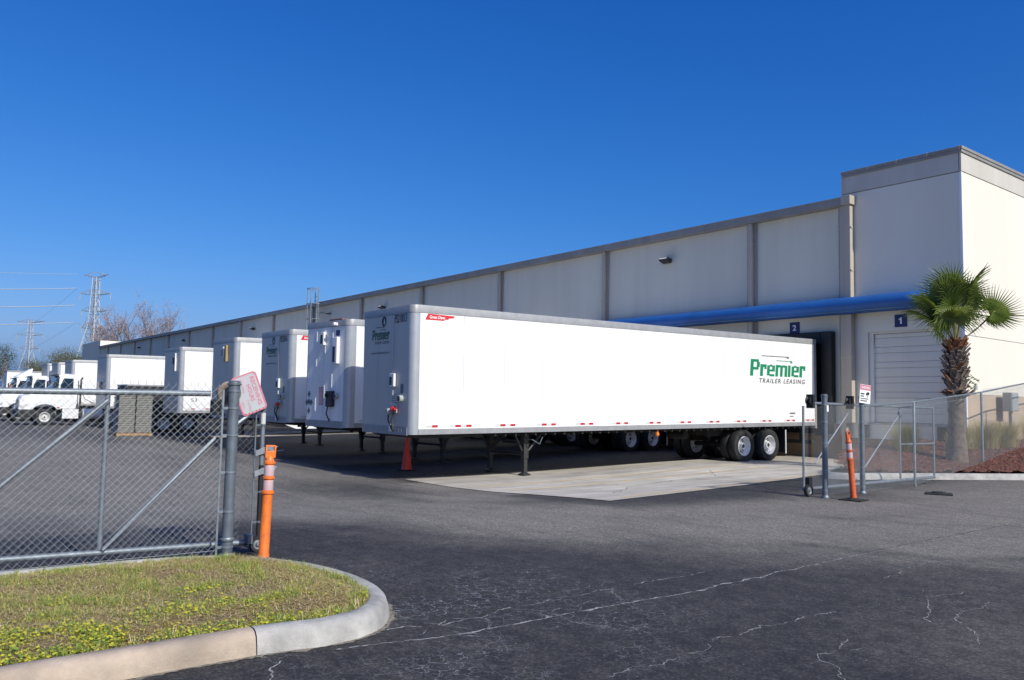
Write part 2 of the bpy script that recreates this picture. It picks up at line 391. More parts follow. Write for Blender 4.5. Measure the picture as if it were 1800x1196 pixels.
# ------------------------------------------------------------------ ground
def sm(t): t = max(0., min(1., t)); return t*t*(3-2*t)
def gh(x, y):
    a = sm((-x-9.0)/6.5)
    low = -.25 + .18*sm((y-11.0)/11.0)
    return a*low
def seg_d(px, py, ax, ay, bx, by):
    dx, dy = bx-ax, by-ay; t = max(0, min(1, ((px-ax)*dx+(py-ay)*dy)/(dx*dx+dy*dy)))
    return math.hypot(px-ax-t*dx, py-ay-t*dy)
PATH = [(-46,3.4,3.2),(-24,3.9,3.2),(-15,4.5,2.3),(-11.3,6.3,1.55),(-9.0,7.8,1.75),(-7.2,9.5,2.1),(-5.6,12,2.7),(-4.8,16,3.4),(-4,26,4.4)]
TYRE = [[(-20,5.9),(-13,6.3),(-10,7.5),(-7.9,9.3),(-6.5,12),(-5.8,17)], [(-16,3.0),(-11.5,4.0),(-8.8,5.2),(-6.6,7.2),(-5.0,10.3),(-4.2,15)],
        [(-7.2,9.2),(-5.6,9.0),(-4.2,9.6),(-3.0,11.5)], [(-7.0,11.5),(-6.0,11.9),(-4.6,13.4),(-3.8,16)]]
def wear_and_shade(x, y):
    d = 9.
    for (ax,ay,aw),(bx,by,bw) in zip(PATH[:-1], PATH[1:]):
        dx, dy = bx-ax, by-ay; t = max(0, min(1, ((x-ax)*dx+(y-ay)*dy)/(dx*dx+dy*dy)))
        d = min(d, math.hypot(x-ax-t*dx, y-ay-t*dy)/(aw+(bw-aw)*t))
    n = noise.noise(Vector((x*.55, y*.55, 0)))*.35 + noise.noise(Vector((x*1.7, y*1.7, 5)))*.14
    w = 1.06 - 1.0*sm((d + n*1.25 - .40)/1.35)
    w += .16*noise.noise(Vector((x*.7+y*.25,y*.7-x*.25,12)))*(1 if w < .5 else .4)
    for k, tr in enumerate(TYRE):
        dd = min(seg_d(x,y,*a,*b) for a,b in zip(tr[:-1], tr[1:]))
        w -= (.62 if k > 1 else .34)*max(0, 1-dd/.30)*(.5+.5*noise.noise(Vector((x*.8,y*.8,k))))
    # general yard greying away from the sealed entry
    w = max(w, 1.15*sm((-x-9.6)/3.2)*(0.66+.55*noise.noise(Vector((x*.22,y*.6,3)))+.3*noise.noise(Vector((x*.3,y*2.2,8)))))
    if x < -34: w *= 1-.45*sm((-x-34)/5)
    w = max(w, .30*sm((y-5.0)/6)*sm((x+6)/3) + .07)
    w = max(w, .42*sm((x+4.3)/1.8)*sm((y-4.4)/2)*(.8+.6*noise.noise(Vector((x*.9,y*.9,6)))))
    if x > -12.5 and y > 9.2: w *= 1-.75*sm((y-9.2)/.5)*sm((-x-8.6)/1.2)
    if x < -16.2: w *= 1-.93*sm((y-9.3-.3*noise.noise(Vector((x*.4,0,5))))/1.0)  # ground colour under the trailers darkened to deepen their shade
    return max(0., min(1., w))
def craze(x, y):
    return max(.95*sm((2.6-math.hypot(x+5.6, y-3.9))/1.6), .7*sm((1.9-math.hypot(x+4.2, y-2.6))/1.2), .16*sm((7-math.hypot(x+4.2, y-5))/3))
def axis(lo, hi, step, far):
    a = [lo+i*step for i in range(int(round((hi-lo)/step))+1)]
    st = step; x = hi; out = []
    while x < far[1]: st *= 1.45; x += st; out.append(x)
    st = step; x = lo; pre = []
    while x > far[0]: st *= 1.45; x -= st; pre.append(x)
    return pre[::-1] + a + out
GX = axis(-24, 1.2, .2, (-2500, 900)); GY = axis(-1.0, 27, .2, (-900, 2500))
gv = [(x, y, gh(x, y)) for y in GY for x in GX]; nx = len(GX)
gf = [(j*nx+i, j*nx+i+1, (j+1)*nx+i+1, (j+1)*nx+i) for j in range(len(GY)-1) for i in range(nx-1)]
gme = bpy.data.meshes.new('ground'); gme.from_pydata(gv, [], gf); gme.materials.append(M['asphalt'])
gme.polygons.foreach_set('use_smooth', [True]*len(gf))
for nm, fn in (('wear_and_shade', wear_and_shade), ('craze', craze), ('verge', lambda x, y: 1.0 if (x < -105 or x > 14 or y > 130 or y < -40) else 0.0)):
    at = gme.attributes.new(nm, 'FLOAT', 'POINT'); at.data.foreach_set('value', [fn(v[0], v[1]) for v in gv])
ground = struct(link('ground', gme))

def ribbon(name, pts, w, material, parent, lift, jag=0., sub=.12, wvar=.5):
    """thin strip that follows the ground along a polyline; jag makes it wander like a crack"""
    P = []
    for (ax,ay),(bx,by) in zip(pts[:-1], pts[1:]):
        L = math.hypot(bx-ax, by-ay); n = max(1, int(L/sub))
        for i in range(n): P.append((ax+(bx-ax)*i/n, ay+(by-ay)*i/n))
    P.append(pts[-1])
    s0 = random.random()*50
    Q = [(x+jag*noise.noise(Vector((x*3.1+s0,y*3.1,1)))+.5*jag*noise.noise(Vector((x*9+s0,y*9,1)))+.38*jag*noise.noise(Vector((x*31+s0,y*31,2))), y+jag*noise.noise(Vector((x*3.1,y*3.1+s0,7)))+.5*jag*noise.noise(Vector((x*9,y*9+s0,7)))+.38*jag*noise.noise(Vector((x*31,y*31+s0,4)))) if jag else (x,y) for x,y in P]
    mb = MB(); vs = []; fs = []
    for i, (x, y) in enumerate(Q):
        x0,y0 = Q[max(0,i-1)]; x1,y1 = Q[min(len(Q)-1,i+1)]
        l = math.hypot(x1-x0, y1-y0) or 1; nx_, ny_ = -(y1-y0)/l, (x1-x0)/l
        ww = w/2*(1+wvar*noise.noise(Vector((x*9,y*9,3)))) if wvar else w/2
        if jag: ww *= random.choice((.25,.5,.8,1.,1.,1.3,1.7)); x += random.gauss(0,.003); y += random.gauss(0,.003)
        if jag and (i == 0 or i == len(Q)-1): ww *= .15
        vs += [(x+nx_*ww, y+ny_*ww, gh(x,y)+lift), (x-nx_*ww, y-ny_*ww, gh(x,y)+lift)]
    for i in range(len(Q)-1):
        if jag and w < .010 and noise.noise(Vector((Q[i][0]*5,Q[i][1]*5,8))) < -.28: continue
        fs.append((2*i, 2*i+1, 2*i+3, 2*i+2))
    mb.add(vs, fs)
    return mb.build(name, material, parent)

CR = [([(-5.02,2.45),(-4.86,3.2),(-4.84,4.4),(-4.80,5.9),(-4.92,8.06)], .022, .035),
      ([(-4.92,8.06),(-4.97,10.1),(-4.99,13.7)], .014, .03),
      ([(-5.22,2.95),(-5.12,3.7),(-5.24,4.15),(-5.28,5.3),(-5.3,6.6)], .012, .06),
      ([(-3.60,3.45),(-3.60,3.75),(-3.64,4.6),(-3.77,4.8),(-3.75,5.3),(-3.69,6.3)], .012, .07),
      ([(-2.72,4.7),(-3.12,5.12),(-3.22,5.6)], .010, .07), ([(-3.12,5.12),(-3.02,5.5)], .007, .05),
      ([(-4.62,1.85),(-4.9,2.0),(-5.02,2.12)], .014, .05), ([(-5.0,3.1),(-5.2,3.45),(-5.55,3.7)], .008, .06),
      ([(-4.82,4.3),(-5.05,4.25),(-5.2,4.1)], .008, .05), ([(-3.1,6.6),(-3.5,7.4),(-3.4,8.0)], .008, .07), ([(-2.6,6.3),(-3.05,7.0),(-3.1,7.7)], .008, .07),
      ([(-4.1,7.9),(-4.3,8.7),(-4.25,9.5)], .008, .07)]
rc = random.Random(4)
for k in range(12):
    yy = rc.uniform(2.9, 5.4); xx_ = -4.84+rc.choice((-1,1))*.01; L_ = rc.uniform(.18,.5); sg_ = -1 if rc.random() < .7 else 1
    CR.append(([(xx_,yy),(xx_+sg_*L_*.5,yy+rc.uniform(-.1,.2)),(xx_+sg_*L_,yy+rc.uniform(-.2,.35))], .007, .05))
for pts, w, j in CR: ribbon('crack', pts, w*.75, 'crack', ground, .004, j, .022, 1.3)
ribbon('crack', [(-5.0,9.0),(-5.03,12),(-5.0,18)], .016, 'crackdk', ground, .003, .03, .12, .8)

# concrete apron at the docks
def apron_right(y): return -10.12 + (y-10.05)*(-2.25/13.9)
ys = [10.05 + .25*i for i in range(int((26.1-10.05)/.25)+1)] + [26.18]
NXS = 40
vs = []; fs = []
for y in ys:
    xr = apron_right(y) + .05*noise.noise(Vector((0,y*1.3,2)))
    for i in range(NXS+1):
        x = xr + (-17.1-xr)*(i/NXS)
        vs.append((x, y + (.03*noise.noise(Vector((x,0,4))) if y == ys[0] else 0), gh(x,y)+.012))
for j in range(len(ys)-1):
    for i in range(NXS):
        a = j*(NXS+1)+i; fs.append((a+1, a, a+NXS+2-1, a+NXS+2))
mb = MB(); mb.add(vs, fs); apron = struct(mb.build('concrete_apron', 'slab', smooth=True))
for pts in ([(-10.45,10.7),(-11.2,15.5),(-11.75,19.2),(-12.2,22.5)], [(-13.4,10.4),(-13.75,15),(-14.15,20.5)], [(-14.75,10.3),(-14.95,16),(-15.3,25.3)]):
    ribbon('painted_line', pts, .085, 'yellow', apron, .017, 0, .2, .35)
for pts in ([(-11.2,11.2),(-12.3,12.9),(-13.0,15.2),(-12.7,17)], [(-12.4,12.9),(-13.6,13.2),(-15.0,13.0)], [(-11.9,16.2),(-13.2,16.8),(-14.5,18.3)]):
    ribbon('crack', pts, .014, 'crackdk', apron, .017, .10, .1, .8)
vs = []; fs = []
for j in range(31):
    for i in range(11): xx_, yy_ = -37.4-.42*i, 12.4+.459*j; vs.append((xx_, yy_, gh(xx_,yy_)+.012))
for j in range(30):
    for i in range(10): a = j*11+i; fs.append((a+1, a, a+11, a+12))
mb = MB(); mb.add(vs, fs); apron2 = struct(mb.build('concrete_pad', 'slab', smooth=True))
for pts in ([(-27.3,10.6),(-29.6,10.9)], [(-27.3,10.6),(-28.6,11.7)]): ribbon('painted_line', pts, .07, 'wht', ground, .006, 0, .2, .3)

# ------------------------------------------------------------------ warehouse
WY = 26.2
wh = thing('warehouse', 'long pale grey loading warehouse with tan corner tower and blue awning', 'warehouse', (0,WY,0))
def wpart(mb, name, mats, smooth=False, parent=None): return mb.build(name, mats, parent or wh, smooth)
PX = [-14.92, -18.72] + [-26.75 - 8.08*i for i in range(14)]
XEND = -137.5
ROOF = 8.72
# wall panels between the pilasters (each proud of a recessed backing)
edges = [-14.8] + PX[1:] + [XEND]
for i in range(len(edges)-1):
    a, b_ = edges[i], edges[i+1]
    if i == 0:   # panel with the dock 2 opening
        mb = MB(); mb.box(b_+.02, -18.35, 0, .18, 1.15, ROOF); mb.box(-15.42, a-.02, 0, .18, 1.15, ROOF); mb.box(-18.35, -15.42, 0, .18, 4.2, ROOF)
        wpart(mb, 'wall_panel', 'wall')
    else:
        mb = MB(); mb.box(b_+.02, a-.02, 0, .18, .78, ROOF); wpart(mb, 'wall_panel', 'wall')
mb = MB(); mb.box(XEND, -14.8, .181, .4, -.6, ROOF); mb.box(XEND, -137.3, .4, 60, -.6, ROOF); wpart(mb, 'wall_backing', 'gap')
mb = MB(); mb.box(XEND, -14.8, -.015, .18, -.6, .775); mb.box(-18.7, -18.36, -.015, .18, .776, 1.149);mb.box(-15.41, -14.8, -.015, .18, .776, 1.149)
wpart(mb, 'wall_plinth', 'plinth')
mb = MB(); mb.box(XEND-.3, -14.85, -.25, 60, ROOF+.02, ROOF+.10); wpart(mb, 'roof', 'fascia')
mb = MB()
xx = -14.62
while xx > XEND:
    x2 = max(XEND, xx-6.1); mb.box(x2+.006, xx-.006, -.34, -.002, ROOF+.005, ROOF+.27); mb.box(x2+.006, xx-.006, -.36, -.33, ROOF+.22, ROOF+.285); xx = x2
bevel(wpart(mb, 'gutter_fascia', 'fascia'), .008)
BRK = MB().box(-.12,.12,-.215,-.08,0,.05).mesh('bracket', 'trim')
for i, x in enumerate(PX):
    mb = MB(); mb.box(x-.22, x+.20, -.07, -.003, .78, ROOF)
    pl = wpart(mb, 'pilaster', 'trimdk')
    mb = MB(); mb.box(x-.10, x+.08, -.21, -.075, .3, ROOF)
    ds = bevel(wpart(mb, 'downspout', 'trim'), .02)
    for z in (1.9, 3.4, 4.9, 6.4, 7.9): link('bracket', BRK, ds, Matrix.Translation((x-.01, 0, z)))
# doubled gutter and downspout beside the tower
mb = MB(); mb.box(-14.84, -14.60, -.26, -.03, 1.2, ROOF-.005); ds = bevel(wpart(mb, 'downspout', 'trim'), .02)
for z in (1.9, 3.4, 4.9, 6.4, 7.9): link('bracket', BRK, ds, Matrix.Translation((-14.72, -.05, z)) @ Matrix.Diagonal((1.25,1,1,1)))
mb = MB(); mb.box(-14.87, -14.53, -.39, -.01, ROOF-.01, ROOF+.30); bevel(wpart(mb, 'gutter_end', 'trim'), .01)
# flood lights on the wall
def flood(x, z):
    X = Matrix.Translation((x, -.0, z)) @ Matrix.Rotation(R_(-18), 4, 'X')
    mb = MB(); mb.prism([(-.05,0),(-.36,-.03),(-.42,-.13),(-.30,-.17),(-.05,-.18)], -.23, .23, 'x', 0, X); mb.box(-.10,.10,-.06,.02,-.12,-.02, 0, Matrix.Translation((x,0,z)))
    o = bevel(wpart(mb, 'flood_light', 'hub'), .012)
    mb = MB(); mb.add([(-.2,-.365,-.04),(.2,-.365,-.04),(.2,-.425,-.125),(-.2,-.425,-.125)], [(0,1,2,3)], 0, X)
    mb.build('lens', 'wht', o)
for x in (-22.96, -47.8, -71.8, -93.2, -113): flood(x, 7.85)
# roof access ladder with cage
mb = MB()
for x in (-57.75, -57.15): mb.tube([(x,-.55,1.6),(x,-.55,10.1)], .035, 6)
for k in range(26): mb.tube([(-57.75,-.55,1.9+k*.3),(-57.15,-.55,1.9+k*.3)], .02, 5)
for k in range(6):
    z = 4.2+k*1.15
    mb.tube([(-57.45+.62*math.cos(t), -.55-.75*math.sin(t), z) for t in [pi*i/10 for i in range(11)]], .03, 5)
for t in (.1, .3, .5, .7, .9):
    mb.tube([(-57.45+.62*math.cos(pi*t), -.55-.75*math.sin(pi*t), 4.2), (-57.45+.62*math.cos(pi*t), -.55-.75*math.sin(pi*t), 9.95)], .028, 5)
for z in (2.5, 5.5, 8.2):
    for x in (-57.75, -57.15): mb.tube([(x,-.55,z),(x,0,z)], .025, 5)
wpart(mb, 'roof_ladder', 'galv')
mb = MB(); mb.box(-56.4,-56.0,-.3,.0,8.0,8.06); wpart(mb, 'ladder_arm', 'hub')
# corner tower
TL, TR, TD = -14.98, -11.05, 62.
TTOP = 9.76
mb = MB()
mb.box(TL, -14.16, 0, .3, 1.22, 4.26); mb.box(-11.60, TR-.001, 0, .3, 1.22, 4.26); mb.box(TL, TR-.001, 0, .3, 4.26, 9.15); mb.box(TL, TR-.001, 0, .3, -.6, 1.22)
tf = wpart(mb, 'tower_front', 'tower')
mb = MB(); mb.box(TL-.012, TR-.07, -.012, .3, 9.175, TTOP); wpart(mb, 'parapet_band', 'towerband')
mb = MB(); mb.box(TR-.05, TR+.012, -.012, TD, 9.175, TTOP); wpart(mb, 'parapet_band', 'towerband')
# side wall panels with horizontal joints
for z0, z1, mk in ((4.03, 4.95, 'tower'), (4.975, 9.15, 'tower'), (2.2, 4.005, 'tower'), (-.3, 2.185, 'tan')):
    mb = MB(); mb.box(TR-.25, TR, .07, TD, z0, z1); wpart(mb, 'side_wall_panel', mk)
mb = MB(); mb.box(TR-.26, TR-.012, .31, TD, -.3, 9.7); wpart(mb, 'joint_backing', 'trimdk')
mb = MB(); mb.box(TR-.07, TR+.016, -.016, .062, -.1, 9.15); bevel(wpart(mb, 'corner_bead', 'wht'), .008)
mb = MB(); mb.box(TL-.06, TL-.012, -.03, .06, 8.9, TTOP); mb.box(TL-.25, TL-.02, .3, 20, ROOF, TTOP); wpart(mb, 'tower_return', 'towerband')
mb = MB()
mb.box(TL-.04, TR+.05, -.05, .35, TTOP, TTOP+.10); mb.box(TL-.06, TR+.075, -.075, .35, TTOP+.10, TTOP+.20)
mb.box(TR-.3, TR+.05, .352, TD, TTOP, TTOP+.10); mb.box(TR-.3, TR+.075, .352, TD, TTOP+.10, TTOP+.20)
bevel(wpart(mb, 'coping', 'fascia'), .012)
mb = MB()
for k in range(4): mb.box(TL+.9+k*1.0, TL+.93+k*1.0, -.08, -.04, TTOP+.09, TTOP+.21)
wpart(mb, 'coping_joint', 'trim')
mb = MB(); mb.box(TL, TR-.3, .36, 20, ROOF, ROOF+.9); wpart(mb, 'tower_roof', 'fascia')
mb = MB(); mb.box(TR+.001, TR+.07, 26.72-WY, 26.86-WY, 2.34, 2.48); bevel(wpart(mb, 'junction_box', 'box_grey'), .01)
# far end parapet block
mb = MB(); mb.box(-152, XEND-.31, -.05, 18, -.6, 9.95); wpart(mb, 'end_block', 'tower')
# roll door 1
dr = None
mb = MB(); mb.box(-14.155, -14.0, .06, .12, 1.25, 4.2); mb.box(-11.76, -11.605, .06, .12, 1.25, 4.2); mb.box(-14.155, -11.605, .06, .12, 4.2, 4.255)
dframe = wpart(mb, 'door_frame', 'door')
mb = MB(); mb.box(-14.0, -11.76, .14, .2, 1.25, 4.2); droot = wpart(mb, 'roll_door', 'gap')
zz = 1.255; k = 0
slat_me = {}
while zz < 4.18:
    hgt = .30 if k % 2 == 0 else .20
    hgt = min(hgt, 4.195-zz)
    key = round(hgt,3)
    if key not in slat_me:
        mb = MB(); mb.prism([(.139,.001),(.122,.003),(.115,.5*hgt),(.122,hgt-.009),(.139,hgt-.006)], -13.985, -11.775, 'x'); slat_me[key] = mb.mesh('slat', 'door')
    o = link('slat', slat_me[key], droot, Matrix.Translation((0,0,zz))); zz += hgt; k += 1
mb = MB()
for x in (-14.3, -11.72): mb.box(x-.16, x+.16, -.14, -.003, .72, 1.16)
wpart(mb, 'dock_bumper', 'rubber')
mb = MB(); mb.box(-14.2, -11.6, -.03, .05, 1.17, 1.235); wpart(mb, 'dock_sill', 'conc')
mb = MB(); mb.box(TL, TR-.08, -.012, -.002, -.3, .70); wpart(mb, 'tower_plinth', 'plinth')
# numbered plates
for n_, xa in (('1', -13.22), ('2', -17.13)):
    mb = MB(); plate(mb, (xa, -.025 if n_ == '1' else -.02, 4.38), (1,0,0), (0,0,1), .40, .41, 0, .022)
    sg = wpart(mb, 'door_number', 'navy')
    if n_ == '2': lettering(n_, (xa+.125, -.03, 4.48), (1,0,0), (0,0,1), .15, .21, 'wht', sg, .025)
    else: mb = MB(); mb.add([(xa+a, -.03, 4.48+b) for a, b in ((.185,0),(.24,0),(.24,.21),(.20,.21),(.185,.185),(.14,.165),(.14,.125),(.185,.14))], [(0,1,2,7),(2,3,4,7),(4,5,6,7)]); mb.build('lettering', 'wht', sg, recalc=False)
# dock openings with black seals
for xc in (-16.9, -21.3, -26.05, -31.2, -39.2, -50.2):
    z0, z1 = 1.16, 4.36; w = 1.58
    mb = MB(); mb.box(xc-w, xc-w+.42, -.30, -.018, z0, z1); mb.box(xc+w-.42, xc+w, -.30, -.018, z0, z1); mb.box(xc-w+.425, xc+w-.425, -.30, -.018, z1-.46, z1)
    s_ = bevel(wpart(mb, 'dock_seal', 'seal'), .04)
    mb = MB(); mb.box(xc-w+.42, xc+w-.42, -.012, -.005, z0, z1-.46); wpart(mb, 'dock_door', 'seal')
    mb = MB()
    for x in (-1.0, 1.0): mb.box(xc+x-.15, xc+x+.15, -.16, -.018, .72, 1.13)
    wpart(mb, 'dock_bumper', 'rubber')
# blue waterfall awning
mb = MB()
prof = [(-.005, 5.48), (-.30, 5.49), (-.53, 5.44), (-.70, 5.34), (-.78, 5.21), (-.77, 5.10), (-.69, 5.00), (-.54, 4.93), (-.36, 4.89)]
x0, x1, nseg = -27.2, -11.6, 16
vs = []; fs = []
for i in range(nseg+1):
    x = x0+(x1-x0)*i/nseg
    for (yy, z) in prof: vs.append((x, yy+.012*noise.noise(Vector((x*1.7,yy,3))), z-.008*(i % 2)))
n = len(prof)
for i in range(nseg):
    for k in range(n-1): fs.append((i*n+k, (i+1)*n+k, (i+1)*n+k+1, i*n+k+1))
mb.add(vs, fs)
for xe in (x0, x1): mb.add([(xe, y, z) for y, z in prof] + [(xe, -.005, 4.89)], [tuple(range(n+1))])
aw = mb.build('awning', 'awn', wh, True, recalc=True)
sol = aw.modifiers.new('thick', 'SOLIDIFY'); sol.thickness = .012
mb = MB()
for i in range(0, nseg+1, 2):
    x = x0+.05+(x1-x0-.1)*i/nseg; mb.tube([(x, -.01, 4.95), (x, -.62, 4.97)], .02, 6)
mb.tube([(x0+.05, -.60, 4.97), (x1-.05, -.60, 4.97)], .02, 6)
mb.build('awning_frame', 'galv', wh)

# ------------------------------------------------------------------ semi-trailers
CACHE = {}
def part(key, name, parent, fn, mats, smooth=False, bev=0.):
    """mesh shared between alike trailers through the cache"""
    if key not in CACHE:
        mb = MB(); fn(mb); o = mb.build(name, mats, parent, smooth); CACHE[key] = o.data
    else: o = link(name, CACHE[key], parent)
    if bev: bevel(o, bev)
    return o
HW, TLN, ZB, ZT = 1.295, 16.15, 1.12, 4.11
CRAD = .15
def glyphs(word):
    G = {'P': (.62, [(0,0,.2,1),(.2,.84,.53,1),(.40,.53,.6,.84),(.2,.37,.53,.53)]), 'r': (.43, [(0,0,.19,.72),(.19,.55,.41,.72),(.26,.43,.41,.55)]),
         'e': (.55, [(0,.05,.18,.67),(.18,.59,.34,.72),(.34,.30,.52,.67),(.18,.30,.34,.42),(.18,0,.50,.14)]),
         'm': (.83, [(0,0,.18,.72),(.18,.57,.31,.72),(.31,0,.49,.69),(.49,.57,.62,.72),(.62,0,.80,.69)]), 'i': (.23, [(0,0,.18,.72)])}
    x = 0; out = []
    for ch in word:
        w, rs = G[ch]; out += [(x+a, b, x+c, d) for a, b, c, d in rs]; x += w+.02
    return out, x-.05
def logo(parent, org, ex, ez, width, height, mword, msub, mbar):
    org = Vector(org); ex = Vector(ex); ez = Vector(ez)
    rects, W_ = glyphs('Premier'); mb = MB(); sh = .10*W_/5.6
    def P(x, z): return org + ex*((x+sh*z)/(W_+sh)*width) + ez*(z*height)
    for a, b, c, d in rects: mb.add([P(a,b),P(c,b),P(c,d),P(a,d)], [(0,1,2,3)])
    o = mb.build('logo_word', mword, parent, recalc=False)
    mb = MB(); h = height
    def bar(u0, u1, z0, z1): mb.add([org+ex*(width*u0)+ez*(h*z0), org+ex*(width*u1)+ez*(h*z0), org+ex*(width*u1)+ez*(h*z1), org+ex*(width*u0)+ez*(h*z1)], [(0,1,2,3)])
    bar(.20,.645,1.20,1.255); bar(.645,.69,1.14,1.255)
    mb.build('logo_bar', mbar, parent, recalc=False)
    mb = MB(); bar(.46,.71,.95,.995); bar(.71,.75,.86,.995)
    mb.build('logo_bar', mword, parent, recalc=False)
    lettering('TRAILER LEASING', org + ex*(width*.155) - ez*(height*.42), ex, ez, width*.83, height*.29, msub, parent, .018, .2, 1.25)
SPEC = dict()
def make_trailer(label, loc, pitch, yaw, style, near=False, group='white semi-trailers backed to the docks'):
    t = thing('semi_trailer', label, 'semi-trailer', loc, (pitch, 0, yaw), group)
    TRH, BRH = .18, .125     # top rail, bottom rail
    fz0, fz1 = ZB+.17, ZT-TRH
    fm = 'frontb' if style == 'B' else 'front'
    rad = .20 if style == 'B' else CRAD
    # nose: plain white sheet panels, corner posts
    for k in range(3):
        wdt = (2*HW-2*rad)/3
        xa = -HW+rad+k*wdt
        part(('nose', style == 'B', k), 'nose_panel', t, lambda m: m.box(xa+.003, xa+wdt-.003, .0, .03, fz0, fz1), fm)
    part(('nose back', rad), 'nose_backing', t, lambda m: m.box(-HW+rad+.01, HW-rad-.01, .031, .07, ZB+.05, ZT-.05), 'gap')
    for s in (-1, 1):
        def corner(m):
            n = 10; vs = []; 
            pts = [(s*(HW-rad+rad*math.sin(pi/2*i/n)), rad-rad*math.cos(pi/2*i/n)) for i in range(n+1)]
            pts.append((s*HW, rad+.06))
            for x, y in pts: vs += [(x, y, ZB), (x, y, fz1)]
            m.add(vs, [(2*i, 2*i+2, 2*i+3, 2*i+1) for i in range(len(pts)-1)])
        part(('corner', s, rad), 'corner_post', t, corner, 'alu', True)
    # sill plate at the foot of the nose
    part(('sill', style), 'nose_sill', t, lambda m: (m.box(-HW+rad, HW-rad, -.012, .03, ZB-.02, ZB+.168), [m.box(x-.004, x+.004, -.02, -.01, ZB+.03, ZB+.13) for x in [-.9+.15*i for i in range(13)]]), 'alu_rail')
    # side skins, panel by panel
    ns = 13; pl = (TLN-rad-.06-.12)/ns
    def panel(m): m.box(-.03, 0, .004, pl-.004, ZB+BRH, fz1)
    for s in (-1, 1):
        for k in range(ns):
            if ('panel', rad) not in CACHE:
                mb = MB(); panel(mb); CACHE[('panel', rad)] = mb.mesh('side_panel', 'white')
            X = Matrix.Translation((HW, rad+.06+k*pl, 0)) if s > 0 else Matrix.Translation((-HW+.03, rad+.06+k*pl, 0))
            link('side_panel', CACHE[('panel', rad)], t, X)
    part(('liner', rad), 'side_liner', t, lambda m: (m.box(HW-.06, HW-.031, rad+.06, TLN-.1, ZB+.05, ZT-.06), m.box(-HW+.031, -HW+.06, rad+.06, TLN-.1, ZB+.05, ZT-.06)), 'alu_rail')
    # top rail: ring round the roof edge
    def toprail(m, o=.012, z0=ZT-TRH+.002, z1=ZT):
        n = 8; out = []; rr = rad+o
        for i in range(n+1): out.append((-(HW+o)+rr-rr*math.sin(pi/2*(1-i/n)) if False else -(HW-rad)-rr*math.cos(pi/2*i/n), rad-rr*math.sin(pi/2*i/n)))
        for i in range(n+1): out.append(((HW-rad)+rr*math.sin(pi/2*i/n), rad-rr*math.cos(pi/2*i/n)))
        path = [(-(HW+o), TLN)] + out + [(HW+o, TLN)]
        inn = []
        for x, y in path: inn.append((max(-HW+.05, min(HW-.05, x)), max(.05, y)))
        N_ = len(path); vs = []
        for (x, y), (a, b) in zip(path, inn): vs += [(x,y,z0),(x,y,z1-.012),(x*.996,y+.006,z1),(a,b,z1)]
        m.add(vs, [(4*i+k, 4*i+4+k, 4*i+5+k, 4*i+1+k) for i in range(N_-1) for k in range(3)])
    part(('toprail', rad), 'top_rail', t, toprail, 'alu_rail', True)
    part(('roof', rad), 'roof', t, lambda m: (m.box(-HW+.04, HW-.04, .36, TLN-.02, ZT-.03, ZT+.005), m.box(-HW+.36, HW-.36, .05, .359, ZT-.03, ZT+.005)), 'white')
    for s in (-1, 1):
        def brail(m): m.box(s*HW-.03*(s > 0)+0, s*HW+.012 if s > 0 else -HW+.03, rad+.06, TLN-.02, ZB, ZB+BRH-.003) if s > 0 else m.box(-HW-.012, -HW+.03, rad+.06, TLN-.02, ZB, ZB+BRH-.003)
        part(('brail', s, rad), 'bottom_rail', t, brail, 'alu_rail')
    # rear frame and doors
    part('rearframe', 'rear_frame', t, lambda m: (m.box(-HW, -HW+.1, TLN-.1, TLN, ZB-.1, ZT), m.box(HW-.1, HW, TLN-.1, TLN, ZB-.1, ZT), m.box(-HW+.1, HW-.1, TLN-.1, TLN, ZT-.2, ZT), m.box(-HW+.1, HW-.1, TLN-.1, TLN, ZB-.1, ZB+.08)), 'alu_rail')
    for s in (-1, 1): part(('rdoor', s), 'rear_door', t, lambda m: m.box(min(0, s*(HW-.11))+.004, max(0, s*(HW-.11))-.004, TLN-.06, TLN-.01, ZB+.085, ZT-.205), 'white')
    # underframe
    part('floor', 'floor', t, lambda m: m.box(-HW+.04, HW-.04, .36, TLN-.1, ZB+.02, ZB+.12), 'chassis')
    part('cross', 'crossmembers', t, lambda m: [m.box(-HW+.06, HW-.06, 2.4+i*.32, 2.45+i*.32, ZB-.08, ZB+.018) for i in range(42)], 'chassis')
    part('coupler', 'upper_coupler', t, lambda m: (m.prism([(.12,ZB-.02),(.35,ZB-.10),(2.1,ZB-.10),(2.35,ZB+.018),(.12,ZB+.018)], -1.0, 1.0, 'x'), m.lathe([(.045,ZB-.2),(.045,ZB-.1)], 10, 0, Matrix.Translation((0,.92,0)))), 'chassis')
    # landing gear
    ly = 3.68
    for s in (-1, 1):
        X = Matrix.Translation((s*.79, ly, 0))
        leg = part(('leg', s), 'landing_leg', t, lambda m: (m.box(-.075,.075,-.075,.075,.42,ZB+.015,0,X), m.box(-.055,.055,-.055,.055,.05,.418,0,X)), 'leg', bev=.008)
        part(('foot', s), 'foot', leg, lambda m: (m.lathe([(.17,.0),(.17,.02),(.08,.06)], 4, 0, X @ Matrix.Rotation(pi/4,4,'Z'))), 'leg')
        part(('brace', s), 'leg_brace', t, lambda m: (m.tube([(s*.79,ly+.08,.58),(s*.79,ly+.62,ZB+.01)], .03, 6), m.tube([(s*.79,ly-.08,.62),(s*.79,ly-.35,ZB+.0)], .025, 6), m.tube([(s*.72,ly,.6),(s*.25,ly,ZB-.02)], .03, 6)), 'leg')
    part('crossleg', 'leg_crossbar', t, lambda m: (m.tube([(-.72,ly,.52),(.72,ly,.52)], .035, 6), m.tube([(-.6,ly+.3,.78),(.6,ly+.3,.78)], .025, 6)), 'leg')
